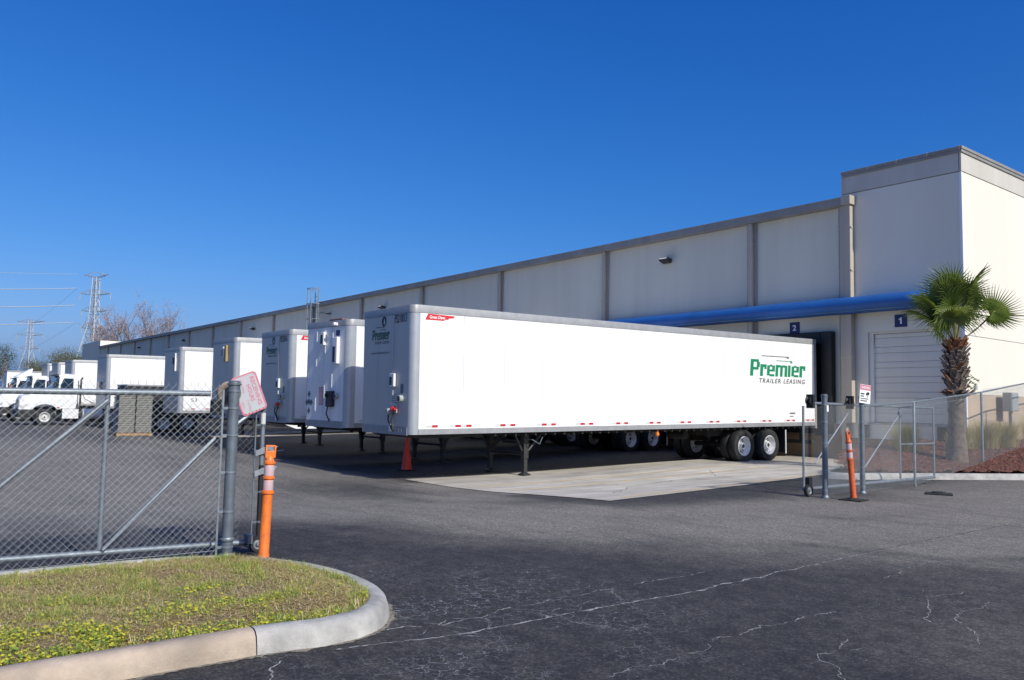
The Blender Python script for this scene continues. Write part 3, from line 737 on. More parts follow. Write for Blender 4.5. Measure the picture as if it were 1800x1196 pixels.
    part('crank', 'crank_handle', t, lambda m: m.tube([(.87,ly,.92),(1.12,ly,.92),(1.14,ly+.22,.80),(1.16,ly+.30,.98)], .014, 6), 'galvdk')
    # bogie
    bz = .52; ys_ = (12.13, 13.44)
    part('slider', 'bogie_frame', t, lambda m: (m.box(-.62,-.5,11.1,14.7,.82,ZB-.085), m.box(.5,.62,11.1,14.7,.82,ZB-.085), [m.box(-.5,.5,y-.06,y+.06,.84,ZB-.09) for y in (11.2,12.85,14.6)], [m.prism([(y-.45,.62),(y+.45,.62),(y+.2,.82),(y-.2,.82)], sx-.04, sx+.04, 'x') for y in ys_ for sx in (-.56,.56)]), 'chassis')
    for y in ys_:
        part(('axle', y), 'axle', t, lambda m: m.tube([(-1.05,y,bz),(1.05,y,bz)], .075, 10), 'chassis')
    for y in ys_:
        for s in (-1, 1):
            for inner in (0, 1):
                X = Matrix.Translation((s*(HW-.135-.335*inner), y, bz)) @ Matrix.Rotation(s*pi/2, 4, 'Y') @ (Matrix.Rotation(pi, 4, 'X') if inner else Matrix.Identity(4)) @ Matrix.Scale(1.065, 4)
                w_ = make_wheel(t, X)
    for s in (-1, 1):
        fl = part(('flap', s), 'mud_flap', t, lambda m: m.box(s*1.0-.31, s*1.0+.31, 14.28, 14.295, .25, .98), 'seal')
        part(('flapedge', s), 'flap_edge', fl, lambda m: m.box(s*1.0+.31*s-.012, s*1.0+.31*s+.012, 14.26, 14.31, .22, 1.0), 'tapew')
    part('bumper', 'rear_bumper', t, lambda m: (m.box(-1.15,1.15,TLN-.12,TLN-.02,.48,.60), m.box(-.75,-.65,TLN-.11,TLN-.03,.6,ZB-.1), m.box(.65,.75,TLN-.11,TLN-.03,.6,ZB-.1)), 'chassis')
    part('airtank', 'air_tank', t, lambda m: m.tube([(-.35,10.4,.86),(.35,10.4,.86)], .13, 12), 'chassis')
    # reflective tape along the lower side
    yt = [(.42,.31)] + [(1.06+k*1.317, .62) for k in range(11)] + [(15.36,.62)]
    for y0_, ln in yt:
        def tape(m):
            k = int(round(ln/.155)); w_ = ln/k
            for q in range(k): m.box(0, .004, q*w_, (q+1)*w_, 0, .055, q % 2)
        key = ('tape', ln)
        if key not in CACHE:
            mb = MB(); tape(mb); CACHE[key] = mb.mesh('reflector_tape', ['tapew', 'red'])
        link('reflector_tape', CACHE[key], t, Matrix.Translation((HW+.001, y0_, ZB+BRH+.035)))
    return t
def make_wheel(parent, X):
    if 'rim' not in CACHE:
        mb = MB()
        mb.lathe([(.29,-.10),(.295,.115),(.275,.125),(.262,.10),(.245,.03),(.22,.0),(.20,-.035),(.13,-.04),(.125,.0),(.10,.03),(.10,.07),(.0,.072)], 28)
        CACHE['rim'] = mb.mesh('wheel', 'rim', True)
        mb = MB()
        mb.lathe([(.288,-.125),(.34,-.135),(.42,-.135),(.47,-.12),(.488,-.08),(.488,.08),(.47,.12),(.42,.135),(.34,.135),(.296,.122),(.288,.1)], 36, caps=False)
        CACHE['tyre'] = mb.mesh('tyre', 'rubber', True)
        mb = MB()
        for k in range(10):
            a = 2*pi*k/10; mb.lathe([(.017,-.04),(.017,.0),(.0,.004)], 6, 0, Matrix.Translation((.165*math.cos(a), .165*math.sin(a), 0)))
        for k in range(5):
            a = 2*pi*k/5+.3; mb.lathe([(.026,-.002),(.0,-.001)], 10, 0, Matrix.Translation((.208*math.cos(a), .208*math.sin(a), -.008)))
        mb.lathe([(.055,.072),(.055,.085),(.0,.088)], 10)
        CACHE['lugs'] = mb.mesh('lug_nuts', 'hub')
    w = link('wheel', CACHE['rim'], parent, X)
    link('tyre', CACHE['tyre'], w); stuff(link('lug_nuts', CACHE['lugs'], w))
    return w

def holder(t, x, z, w, h, key):      # white document holder with a dark pocket
    mb = MB(); mb.box(x, x+w, -.075, -.03, z, z+h); mb.box(x, x+w, -.03, -.001, z, z+h); o = bevel(mb.build('document_box', 'wht', t), .012)
    mb = MB(); mb.box(x+.02, x+w*.62, -.082, -.0755, z+.03, z+h*.74); mb.build('pocket', 'ink', o)
def gladhand(t, x, z):
    mb = MB(); mb.box(x-.17, x+.17, -.05, -.001, z-.02, z+.20); o = bevel(mb.build('gladhand_box', 'alu', t), .01)
    mb = MB(); mb.lathe([(.06,0),(.06,.09),(.035,.12)], 12, 0, Matrix.Translation((x+.13,-.05,z+.08)) @ Matrix.Rotation(pi/2,4,'X')); mb.box(x+.09,x+.25,-.15,-.09,z+.06,z+.11); mb.build('gladhand', 'redv', o, True)
    mb = MB(); mb.lathe([(.075,0),(.075,.10),(.05,.13)], 12, 0, Matrix.Translation((x-.06,-.05,z+.02)) @ Matrix.Rotation(pi/2,4,'X')); mb.box(x-.26,x-.16,-.11,-.05,z-.0,z+.06); mb.build('gladhand', 'box_grey', o, True)
    mb = MB(); mb.tube([(x-.2,-.05,z),(x-.15,-.09,z-.18),(x-.05,-.07,z-.33),(x-.02,-.03,z-.45)], .018, 6); mb.build('hose', 'rubber', o); mb = MB(); mb.tube([(x+.05,-.05,z),(x+.02,-.10,z-.2),(x,-.04,z-.45)], .016, 6); mb.build('hose', 'rubber', o)
def round_socket(t, x, z):
    mb = MB(); mb.lathe([(.085,0),(.085,.09),(.07,.10)], 14, 0, Matrix.Translation((x,0,z)) @ Matrix.Rotation(pi/2,4,'X')); o = mb.build('socket', 'box_grey', t, True)
    mb = MB(); mb.lathe([(.062,0),(.0,.001)], 14, 0, Matrix.Translation((x,-.101,z)) @ Matrix.Rotation(pi/2,4,'X')); mb.build('socket_cap', 'ink', o)
def emblem(t, x, z):
    mb = MB(); mb.lathe([(.125,0),(.0,.001)], 20, 0, Matrix.Translation((x,-.004,z)) @ Matrix.Rotation(pi/2,4,'X')); o = mb.build('emblem', 'ink', t)
    mb = MB(); mb.add([(x-.015,-.007,z-.05),(x+.02,-.007,z-.09),(x+.06,-.007,z-.05),(x+.05,-.007,z+.02),(x+.01,-.007,z+.07),(x+.0,-.007,z+.0)], [(0,1,2,3,4,5)]); mb.build('emblem_mark', 'tapew', o)
def badge(t):
    mb = MB(); x = HW+.005; z = 3.775
    mb.add([(x,.34,z),(x,.86,z),(x,.89,z+.03),(x,.98,z+.035),(x,.985,z+.065),(x,1.12,z+.075),(x,1.16,z+.125),(x,.42,z+.145)], [tuple(range(8))])
    o = mb.build('maker_badge', 'redv', t)
    lettering('Great Dane', (x+.002,.46,z+.035), (0,1,0), (0,0,1), .42, .075, 'wht', o, .02, .15)
def seamline(t, x, z0, z1):
    mb = MB(); mb.box(x-.012, x+.012, -.02, -.001, z0, z1); mb.build('nose_seam', 'alu', t)
def fleet_nose(t, number):
    badge(t)
    logo(t, (-.72,-.006,3.36), (1,0,0), (0,0,1), .92, .25, 'greend', 'inkf', 'ink')
    emblem(t, -.10, 3.80)
    lettering(number, (.46,-.006,3.72), (1,0,0), (0,0,1), .58, .20, 'ink', t, .012, 0, 1.0)
    lettering('premiertrailerleasing.com', (-.74,-.006,3.00), (1,0,0), (0,0,1), .92, .075, 'inkf', t, .01)
    seamline(t, .40, 2.45, 3.85)
    holder(t, .36, 2.22, .22, .31, 0); gladhand(t, .52, 1.62); round_socket(t, .88, 1.94)
    mb = MB(); mb.box(.43, .47, -.03, -.001, 2.02, 2.14); mb.box(.36,.44,-.06,-.001,1.17,1.34); mb.build('clip', 'wht', t)
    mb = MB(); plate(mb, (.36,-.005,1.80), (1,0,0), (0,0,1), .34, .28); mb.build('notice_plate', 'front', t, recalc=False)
    mb = MB()
    for k in range(5): plate(mb, (.39,-.008,1.84+.045*k), (1,0,0), (0,0,1), .26-.03*(k % 3), .014)
    plate(mb, (.80,-.006,2.06), (1,0,0), (0,0,1), .13, .22); mb.build('small_print', 'inkf', t, recalc=False)

def place(x_right, y_front, yaw_deg):
    """root of a trailer from its right nose corner"""
    a = R_(yaw_deg); c = Vector((x_right, y_front, 0)) - Vector((HW*math.cos(a), HW*math.sin(a), 0))
    return c
PIT = R_(.74)
# A: nearest
ya = -.84
c = place(-15.98, 9.53, ya); c += Vector((1,0,0))*HW*.03
tA = make_trailer('nearest long white trailer with green logo on its side and P5210013 on its nose', (c.x, c.y, -.25), PIT, R_(ya), 'A', True)
tA.scale = (.97, 1, 1)
logo(tA, (HW+.004, 12.43, 2.76), (0,1,0), (0,0,1), 3.08, .54, 'green', 'ink', 'inkg')
fleet_nose(tA, 'P5210013')
mb = MB(); mb.lathe([(.05,0),(.06,.05),(.03,.08)], 10, 0, Matrix.Translation((HW-.1,8.2,.97)) @ Matrix.Rotation(pi/2,4,'Y')); mb.box(HW-.14,HW-.06,8.17,8.23,1.0,1.12); mb.build('marker_lamp', 'amber', tA)
mb = MB(); plate(mb, (HW+.004,14.55,1.52), (0,1,0), (0,0,1), .32, .05); plate(mb, (HW+.004,14.55,1.43), (0,1,0), (0,0,1), .22, .03); mb.build('small_print', 'inkf', tA, recalc=False)
# B
yb = 4.4
c = place(-20.22, 10.02, yb); c += Vector((math.cos(R_(yb)), math.sin(R_(yb)), 0))*HW*.07
tB = make_trailer('older white trailer with sunlit streaked nose and hazard decals beside the nearest trailer', (c.x, c.y, -.25), PIT*.8, R_(yb), 'B')
mb = MB(); mb.box(-.18,.02,-.09,-.001,3.42,3.80); o = bevel(mb.build('document_box', 'wht', tB), .015); mb = MB(); mb.box(-.165,-.04,-.095,-.0905,3.46,3.72); mb.build('pocket', 'ink', o)
mb = MB(); mb.box(.58,.84,-.10,-.001,2.88,3.62); o = bevel(mb.build('document_box', 'wht', tB), .015); mb = MB(); mb.box(.60,.74,-.106,-.1005,2.92,3.36); mb.build('pocket', 'ink', o)
mb = MB(); mb.box(.60,.82,-.005,-.001,3.66,3.82); mb.build('blue_label', 'navy', tB)
mb = MB(); mb.lathe([(.05,0),(.055,.07),(.03,.10)], 10, 0, Matrix.Translation((.62,-.01,3.99)) @ Matrix.Rotation(pi/2,4,'X')); mb.box(.45,.70,-.06,-.001,3.95,4.03); bevel(mb.build('marker_lamp', 'wht', tB), .01)
mb = MB(); mb.box(.28,.62,-.12,-.001,1.68,2.12); bevel(mb.build('control_box', 'ink', tB), .02)
mb = MB(); mb.box(.30,.40,-.16,-.121,1.95,2.05); mb.build('plug', 'rubber', tB); mb = MB(); mb.tube([(.40,-.1,1.68),(.38,-.13,1.5),(.35,-.06,1.38),(.36,-.02,1.28)], .02, 6); mb.build('hose', 'rubber', tB)
round_socket(tB, .78, 1.98)
mb = MB()
for k in range(9): plate(mb, (-.34,-.005,1.72+.058*k), (1,0,0), (0,0,1), .30, .05, k % 2)
mb.build('hazard_decal', ['decal', 'pinkl'], tB, recalc=False)
mb = MB()
for k, (dx, dz) in enumerate(((0,0),(.17,.24),(0,.48),(-.17,.24),(0,.24+.02))): mb.add([(-.95+dx*.8,-.005,1.55+dz-.1),(-.85+dx*.8,-.005,1.55+dz),(-.95+dx*.8,-.005,1.55+dz+.1),(-1.05+dx*.8,-.005,1.55+dz)], [(0,1,2,3)])
mb.build('hazard_diamonds', 'inkf', tB, recalc=False)
for x in (-.55, -.02, .42):
    mb = MB(); mb.box(x-.01, x+.01, -.012, -.001, 1.35, 3.85); mb.build('nose_seam', 'frontb', tB)
mb = MB()
for k in range(44):
    for x in (.90, .40, -.10): mb.cbox((x, -.006, 1.35+k*.06), (.014,.008,.014))
stuff(mb.build('rivets', 'alu_rail', tB))
mb = MB(); mb.box(.2,.95,-.02,.2,ZT+.005,ZT+.03); mb.build('roof_edge_strip', 'rustr', tB)
tB.scale = (.93, 1, 1)      # an older, narrower body
# C
yc = 0.
c = place(-24.74, 10.25, yc)
tC = make_trailer('white trailer with green logo nose and red badge behind the streaked trailer', (c.x, c.y, -.25), PIT, R_(yc), 'A')
fleet_nose(tC, 'P5210016')
# D
yd = 0.
c = place(-29.86, 10.23, yd)
tD = make_trailer('white trailer with cream marker box high on its nose behind the hanging sign', (c.x, c.y, -.25), PIT, R_(yd), 'A')
holder(tD, .05, 3.40, .20, .40, 0)
mb = MB(); mb.box(.40,.62,-.10,-.001,3.22,3.84); o = bevel(mb.build('marker_box', 'tuft2', tD), .015)
gladhand(tD, .5, 1.62)
# E, with side skirt
ye = .0
c = place(-37.97, 10.55, ye)
tE = make_trailer('white trailer numbered 53 standing between the gate post and the pallet stack', (c.x, c.y, -.25), PIT, R_(ye), 'A')
holder(tE, .62, 3.02, .16, .82, 0)
mb = MB(); mb.box(.28,.46,-.06,-.001,3.35,3.65); bevel(mb.build('lamp', 'ink', tE), .01)
lettering('53', (HW+.004,.55,1.62), (0,1,0), (0,0,1), .26, .17, 'inkf', tE, .005)
mb = MB(); mb.prism([(3.6,1.10),(10.6,1.10),(10.6,.33),(5.6,.33)], HW-.05, HW-.03, 'x'); mb.build('side_skirt', 'white', tE)
mb = MB(); mb.prism([(3.6,1.10),(10.6,1.10),(10.6,.33),(5.6,.33)], -HW+.03, -HW+.05, 'x'); mb.build('side_skirt', 'white', tE)
# F
c = place(-49.1, 9.75, 0)
tF = make_trailer('plain white trailer behind the dark utility trailer and pallets', (c.x, c.y, -.25), PIT, 0, 'A')
mb = MB(); plate(mb, (-.95,-.005,1.95), (1,0,0), (0,0,1), 1.5, .78); o = mb.build('poster', 'wht', tF, recalc=False)
mb = MB(); plate(mb, (-.87,-.008,2.02), (1,0,0), (0,0,1), 1.34, .58); mb.build('poster_print', 'glass', o, recalc=False)
# G H I
c = place(-59.5, 9.72, 0); tG = make_trailer('plain white trailer standing just behind the nearest white truck cab', (c.x, c.y, -.25), PIT, 0, 'A')
mb = MB()
for k in range(2): mb.add([(-.6+k*.9,-.005,2.9),(-.52+k*.9,-.005,2.9),(-.42+k*.9,-.005,3.4),(-.55+k*.9,-.005,3.45)], [(0,1,2,3)])
mb.build('scuff', 'wht', tG, recalc=False)
c = place(-65.6, 9.82, 0); tH = make_trailer('second farthest white trailer, mostly hidden by the trailer in front', (c.x, c.y, -.25), PIT, 0, 'A')
c = place(-68.9, 9.62, 0); tI = make_trailer('farthest white trailer at the left end of the dock row', (c.x, c.y, -.25), PIT, 0, 'A')

# ------------------------------------------------------------------ day-cab trucks
def make_truck(label, loc, fairing=False):
    t = thing('truck_tractor', label, 'truck', loc, (0,0,0), 'white day-cab trucks parked in a row')
    hw = 1.05
    def sec(m, secs, mi=0):   # loft of rounded rectangular sections along y: (y, halfwidth, z0, z1)
        vs = []; n = 8
        for y, w, z0, z1 in secs:
            c_ = .12*min(1, w)
            vs += [(-w,y,z0),(w,y,z0),(w,y,z1-c_*1.6),(w-c_*.35,y,z1-c_*.5),(w-c_*1.5,y,z1),(-w+c_*1.5,y,z1),(-w+c_*.35,y,z1-c_*.5),(-w,y,z1-c_*1.6)]
        fs = [tuple(range(7,-1,-1)), tuple((len(secs)-1)*8+k for k in range(8))]
        for i in range(len(secs)-1):
            for k in range(8): fs.append((i*8+k, i*8+(k+1)%8, (i+1)*8+(k+1)%8, (i+1)*8+k))
        m.add(vs, fs, mi)
    part('hood', 'hood', t, lambda m: sec(m, [(.10,.78,1.0,1.55),(.22,.86,.98,1.72),(.7,.93,1.02,1.86),(1.55,1.0,1.15,2.08),(1.72,1.02,1.15,2.12)]), 'cabwhite', True)
    # fenders with an arch
    for s in (-1, 1):
        def fender(m):
            outer = [(.02,.92),(.05,1.12),(.35,1.32),(.9,1.42),(1.4,1.45),(1.85,1.38),(2.12,1.2),(2.2,.95)]
            inner = [(1.98,.95),(1.88,1.08),(1.65,1.2),(1.38,1.24),(1.1,1.2),(.86,1.08),(.74,.92)]
            m.prism(outer+inner, s*.72, s*1.17, 'x')
        bevel(part(('fender', s), 'fender', t, fender, 'cabwhite'), .03, 3)
        part(('lampt', s), 'headlight', t, lambda m: m.prism([(.06,1.0),(.06,1.14),(.42,1.27),(.46,1.14),(.25,1.02)], s*1.171, s*1.185, 'x'), 'tapew')
        part(('fmark', s), 'side_marker', t, lambda m: m.box(s*1.172-.008, s*1.172+.012, 1.98, 2.12, 1.02, 1.1), 'red')
        part(('step', s), 'step_tank', t, lambda m: m.box(s*.78-.0 if s > 0 else -1.16, 1.16 if s > 0 else -.78, 2.28, 3.14, .42, .98), 'tank')
        part(('tank', s), 'fuel_tank', t, lambda m: m.tube([(s*.88,3.38,.70),(s*.88,4.45,.70)], .30, 20), 'tank', True)
        mrr = part(('mir', s), 'mirror', t, lambda m: (m.box(s*1.28-.09, s*1.28+.09, 1.72, 1.80, 2.1, 2.62), m.tube([(s*1.0,1.9,2.7),(s*1.28,1.76,2.62)], .02, 5), m.tube([(s*1.05,1.9,2.05),(s*1.28,1.76,2.1)], .02, 5)), 'blk')
    part('bumpert', 'bumper', t, lambda m: (m.prism([(0,.46),(0,.86),(.18,.90),(.9,.88),(.75,.55),(.3,.42)], -1.12, 1.12, 'x')), 'blk', bev=.03)
    part('grille', 'grille', t, lambda m: (m.box(-.5,.5,.075,.11,1.02,1.5), [m.box(-.48,.48,.06,.074,1.06+.085*k,1.10+.085*k) for k in range(5)]), 'chrome')
    part('cab', 'cab', t, lambda m: (sec(m, [(1.73,1.03,1.15,2.12),(1.80,1.04,1.12,2.20),(2.05,1.04,1.05,3.02),(2.3,1.05,1.0,3.08),(2.9,1.05,1.0,3.06),(3.0,1.02,1.05,2.98)])), 'cabwhite', True)
    part('wind', 'windshield', t, lambda m: m.add([(-.96,1.68,2.13),(.96,1.68,2.13),(.92,1.98,2.96),(-.92,1.98,2.96),(-1.0,1.78,2.13),(1.0,1.78,2.13),(.96,2.07,2.96),(-.96,2.07,2.96)], [(0,1,2,3),(7,6,5,4),(0,4,5,1),(1,5,6,2),(2,6,7,3),(3,7,4,0)]), 'glass')
    for s in (-1, 1):
        part(('wcorner', s), 'corner_glass', t, lambda m: m.prism([(1.80,2.16),(2.02,2.2),(2.06,2.9),(2.03,2.92)], s*1.03, s*1.056, 'x'), 'glass')
        dr_ = part(('door', s), 'door', t, lambda m: m.prism([(2.02,1.12),(2.86,1.12),(2.86,2.95),(2.2,2.95),(2.02,2.1)], s*1.04, s*1.062, 'x'), 'cabwhite')
        part(('dwin', s), 'side_window', dr_, lambda m: m.prism([(2.12,2.12),(2.80,2.12),(2.80,2.80),(2.28,2.80),(2.12,2.4)], s*1.055, s*1.068, 'x'), 'glass')
        part(('dhan', s), 'handle', dr_, lambda m: m.box(s*1.07-.012, s*1.07+.012, 2.68, 2.80, 1.92, 1.96), 'blk')
    part('visor', 'sun_visor', t, lambda m: m.prism([(1.80,2.93),(2.03,3.03),(2.03,3.05),(1.79,2.955)], -.9, .9, 'x'), 'blk')
    part('stack', 'exhaust_stack', t, lambda m: (m.tube([(.82,3.25,.95),(.82,3.25,2.75),(.82,3.33,2.88)], .055, 10)), 'chassis', True)
    part('hoses', 'hose_rack', t, lambda m: (m.tube([(-.5,3.2,1.0),(-.5,3.2,2.7),(.3,3.2,2.7),(.3,3.2,1.0)], .025, 6), m.tube([(.1,3.2,2.6),(.2,3.6,1.6),(.0,4.2,1.3)], .02, 5)), 'blk')
    part('frame', 'frame_rails', t, lambda m: (m.box(-.45,-.36,.3,6.7,.78,1.02), m.box(.36,.45,.3,6.7,.78,1.02), m.box(-.36,.36,3.3,3.45,.8,1.0), m.box(-.36,.36,6.5,6.6,.8,1.0), m.box(-.95,.95,2.2,3.2,.9,1.12)), 'blk')
    part('fifth', 'fifth_wheel', t, lambda m: m.prism([(-.42,4.95),(.42,4.95),(.46,5.4),(.3,5.85),(.1,5.9),(.06,5.5),(-.06,5.5),(-.1,5.9),(-.3,5.85),(-.46,5.4)], 1.16, 1.22, 'z'), 'chassis')
    for s in (-1, 1): part(('arch', s), 'wheel_arch_shade', t, lambda m: m.prism([(1.38+.62*math.cos(a), .49+.68*math.sin(a)) for a in [pi*i/10 for i in range(11)]], s*.70, s*.74, 'x'), 'blk')  # black half-disc added behind the wheel to darken the arch like shade
    for y in (1.38, 4.9, 6.2):
        part(('taxle', y), 'axle', t, lambda m: m.tube([(-.95,y,.49),(.95,y,.49)], .07, 8), 'blk')
        for s in (-1, 1):
            for inner in ((0,) if y < 2 else (0, 1)):
                X = Matrix.Translation((s*(1.03 if y < 2 else 1.06)-s*.335*inner, y, .49)) @ Matrix.Rotation(s*pi/2, 4, 'Y')
                make_wheel(t, X)
    for s in (-1, 1):
        part(('qf', s), 'quarter_fender', t, lambda m: m.tube([(s*.9, 4.9+.58*math.cos(a), .49+.58*math.sin(a)) for a in [pi*(.42+.5*i/8) for i in range(9)]], .02, 4), 'blk')
    if fairing:
        part('fairing', 'roof_fairing', t, lambda m: (m.prism([(1.95,3.09),(3.0,3.09),(3.1,3.75),(3.06,3.78),(2.6,3.5)], -.85, .85, 'x')), 'cabwhite', bev=.04)
    return t
make_truck('nearest white day-cab truck with silver fuel tanks, seen through the gate mesh', (-55.55, 6.22, -.25))
make_truck('second white day-cab truck, half hidden behind the nearest cab', (-63.6, 5.85, -.25))
make_truck('third white day-cab truck with pointed roof fairing at the left edge', (-73.0, 6.0, -.25), True)

# dark open utility trailer behind the pallets
t = thing('utility_trailer', 'dark open-topped utility trailer with light rim behind the pallet stack', 'trailer', (-45.04, 9.7, -.25))
mb = MB(); mb.box(-1.1,1.1,0,5.2,.75,.85); mb.build('bed', 'blk', t)
for x in (-1.1, 1.06): mb = MB(); mb.box(x,x+.04,0,5.2,.852,2.35); mb.build('side_board', 'blk', t)
for y in (0, 5.16): mb = MB(); mb.box(-1.058,1.058,y,y+.04,.852,2.35); mb.build('end_board', 'blk', t)
mb = MB(); mb.box(-1.12,-1.03,-.02,5.22,2.352,2.42); mb.box(1.03,1.12,-.02,5.22,2.352,2.42); mb.box(-1.03,1.03,-.02,.07,2.352,2.42); mb.box(-1.03,1.03,5.13,5.22,2.352,2.42); mb.build('rim_rail', 'alu_rail', t)
for y in (1.0,2.2,3.4,4.6): mb = MB(); mb.box(1.101,1.14,y-.03,y+.03,.76,2.35); mb.build('post', 'chassis', t)
for y in (1.8, 3.0):
    for s in (-1, 1): make_wheel(t, Matrix.Translation((s*1.0, y, .49)) @ Matrix.Rotation(s*pi/2, 4, 'Y') @ Matrix.Scale(.98, 4))
# far white wall trailer and orange truck at the left edge
t = thing('box_trailer', 'low white box body beyond the trucks at the left edge', 'trailer', (-95.0, 9.6, -.25))
mb = MB(); mb.box(-1.3,1.3,0,12,1.1,4.0); bevel(mb.build('body', 'white', t), .05)
mb = MB(); mb.box(-1.32,1.32,-.02,12.02,3.9,4.06); mb.build('top_rail', 'alu_rail', t)
mb = MB(); mb.box(-1.0,1.0,.5,11.5,.7,1.09); mb.build('underframe', 'blk', t)
for y in (9.6, 10.8):
    for s in (-1, 1): make_wheel(t, Matrix.Translation((s*1.12, y, .49)) @ Matrix.Rotation(s*pi/2, 4, 'Y'))
t = thing('orange_truck', 'orange box truck at the far left edge of the yard', 'truck', (-93.2, 4.6, -.25))
mb = MB(); mb.box(-1.2,1.2,0,2.0,.7,3.9); bevel(mb.build('cab', 'orgpaint', t), .12, 3)
mb = MB(); mb.box(-1.25,1.25,2.1,4.1,.95,3.98); bevel(mb.build('cargo_body', 'wht', t), .04)
mb = MB(); mb.box(-1.1,1.1,-.02,-.001,2.2,3.4); mb.box(1.201,1.21,.3,1.5,2.2,3.3); mb.build('window', 'glass', t)
for y in (.9, 3.4):
    for s in (-1, 1): make_wheel(t, Matrix.Translation((s*1.1, y, .49)) @ Matrix.Rotation(s*pi/2, 4, 'Y'))

# ------------------------------------------------------------------ pallet and trays
pz = gh(-40, 8.4)
px0, py0, PW, PD = -41.5, 8.55, 1.15, 1.55
t = thing('pallet', 'wooden pallet under the grey stacks beyond the gate', 'pallet', (px0, py0, pz))
for k in range(7): mb = MB(); mb.box(0, PW, k*.235, k*.235+.13, .12, .145); mb.build('deck_board', 'pallet', t)
for x in (0, PW/2-.05, PW-.1): mb = MB(); mb.box(x, x+.1, 0, PD, .025, .119); mb.build('stringer', 'pallet', t)
for y in (.0, .7, PD-.13): mb = MB(); mb.box(0, PW, y, y+.13, 0, .024); mb.build('bottom_board', 'pallet', t)
for k, (lab) in enumerate(('stack of thin grey trays on the left half of the wooden pallet', 'stack of thin grey trays on the right half of the wooden pallet')):
    t2 = thing('tray_stack', lab, 'stack', (px0, py0+.03+k*.75, pz+.146), (0,0,0), 'grey stacks on the pallet')
    for q in range(23):
        jx, jy = random.uniform(-.012,.012), random.uniform(-.012,.012); z = q*.083
        mb = MB()
        mb.box(.03+jx, PW-.03+jx, .02+jy, .71+jy, z+.026, z+.078); mb.box(.07+jx, PW-.07+jx, .06+jy, .67+jy, z, z+.0258); [mb.box(PW-.03+jx, PW-.022+jx, .05+.17*k+jy, .05+.17*k+.09+jy, z+.03, z+.066) for k in range(4)]
        mb.build('tray', 'tray', t2)

# ------------------------------------------------------------------ island with kerb and lawn
nose = []
F_X, B_X, NY = -5.16, -8.0, 3.05     # front edge, back edge, start of the rounded nose
path = [(F_X+.02, -3.0), (F_X, -1.5), (F_X, .5), (F_X-.02, 2.0)]
# rounded nose following the photograph
path += [(-5.12,2.45), (-5.22,2.85), (-5.50,3.14), (-5.95,3.33), (-6.6,3.36), (-7.2,3.22), (-7.7,2.9), (-8.0,2.45), (-8.12,1.9), (-8.16,1.0), (-8.2,-.5), (-8.2,-3.0)]
def smooth_path(p, n=6):
    out = []
    for i in range(len(p)-1):
        p0 = Vector(p[max(0,i-1)]); p1 = Vector(p[i]); p2 = Vector(p[i+1]); p3 = Vector(p[min(len(p)-1,i+2)])
        for k in range(n):
            t = k/n
            out.append(.5*((2*p1)+(-p0+p2)*t+(2*p0-5*p1+4*p2-p3)*t*t+(-p0+3*p1-3*p2+p3)*t**3))
    out.append(Vector(p[-1])); return out
kp = smooth_path(path)
island = thing('kerbed_island', 'grass island with rounded concrete kerb in the left foreground', 'traffic island', (0,0,0))
def kerb_piece(pts, mk, parent, inward=-1, wid=.17, hgt=.15, name='kerb_segment'):
    prof = [(0,-.02),(.012,.06),(.03,.115),(.055,.14),(.09,hgt),(wid-.02,hgt),(wid,hgt-.015),(wid,.0)]
    vs = []; fs = []; n = len(prof)
    for i, p in enumerate(pts):
        a = pts[max(0,i-1)]; b = pts[min(len(pts)-1,i+1)]; d = (b-a).normalized(); nn = Vector((-d.y, d.x))*(-inward)
        for o_, z in prof:
            j = .004*noise.noise(Vector((p.x*4, p.y*4, o_*20)))
            q = p + nn*(o_+j); vs.append((q.x, q.y, z + gh(p.x,p.y) + j))
    for i in range(len(pts)-1):
        for k in range(n-1): fs.append((i*n+k, i*n+k+1, (i+1)*n+k+1, (i+1)*n+k))
    fs.append(tuple(range(n))); fs.append(tuple((len(pts)-1)*n+k for k in range(n-1,-1,-1)))
    mb = MB(); mb.add(vs, fs); return mb.build(name, mk, parent, True)
# split at the joint near y = 2.0 on the front edge
ji = min(range(len(kp)), key=lambda i: (kp[i]-Vector((-5.18,2.02))).length)
def shorten(seg, e0, e1):
    seg = [p.copy() for p in seg]
    if e0: seg[0] = seg[0] + (seg[1]-seg[0]).normalized()*e0
    if e1: seg[-1] = seg[-1] + (seg[-2]-seg[-1]).normalized()*e1
    return seg
kerb_piece(shorten(kp[:ji+1], 0, .003), 'conc2', island, inward=-1)
jb = min(range(len(kp)), key=lambda i: (kp[i]-Vector((-7.2,3.22))).length)
kerb_piece(shorten(kp[ji:jb+1], .004, .004), 'conc', island, inward=-1)
kerb_piece(shorten(kp[jb:], .006, 0), 'conc', island, inward=-1)
M['silt'] = mat('gutter silt', (.30,.26,.20), .95, col2=(.10,.09,.08), vscale=20)
out_ = []
for i, p in enumerate(kp):
    a = kp[max(0,i-1)]; b = kp[min(len(kp)-1,i+1)]; d = (b-a).normalized(); q = p + Vector((d.y, -d.x))*.014
    if q.y > .3 and q.x > -8.0: out_.append((q.x, q.y))
ribbon('gutter_silt', out_, .05, 'silt', ground, .003, .018, .03, 1.2)
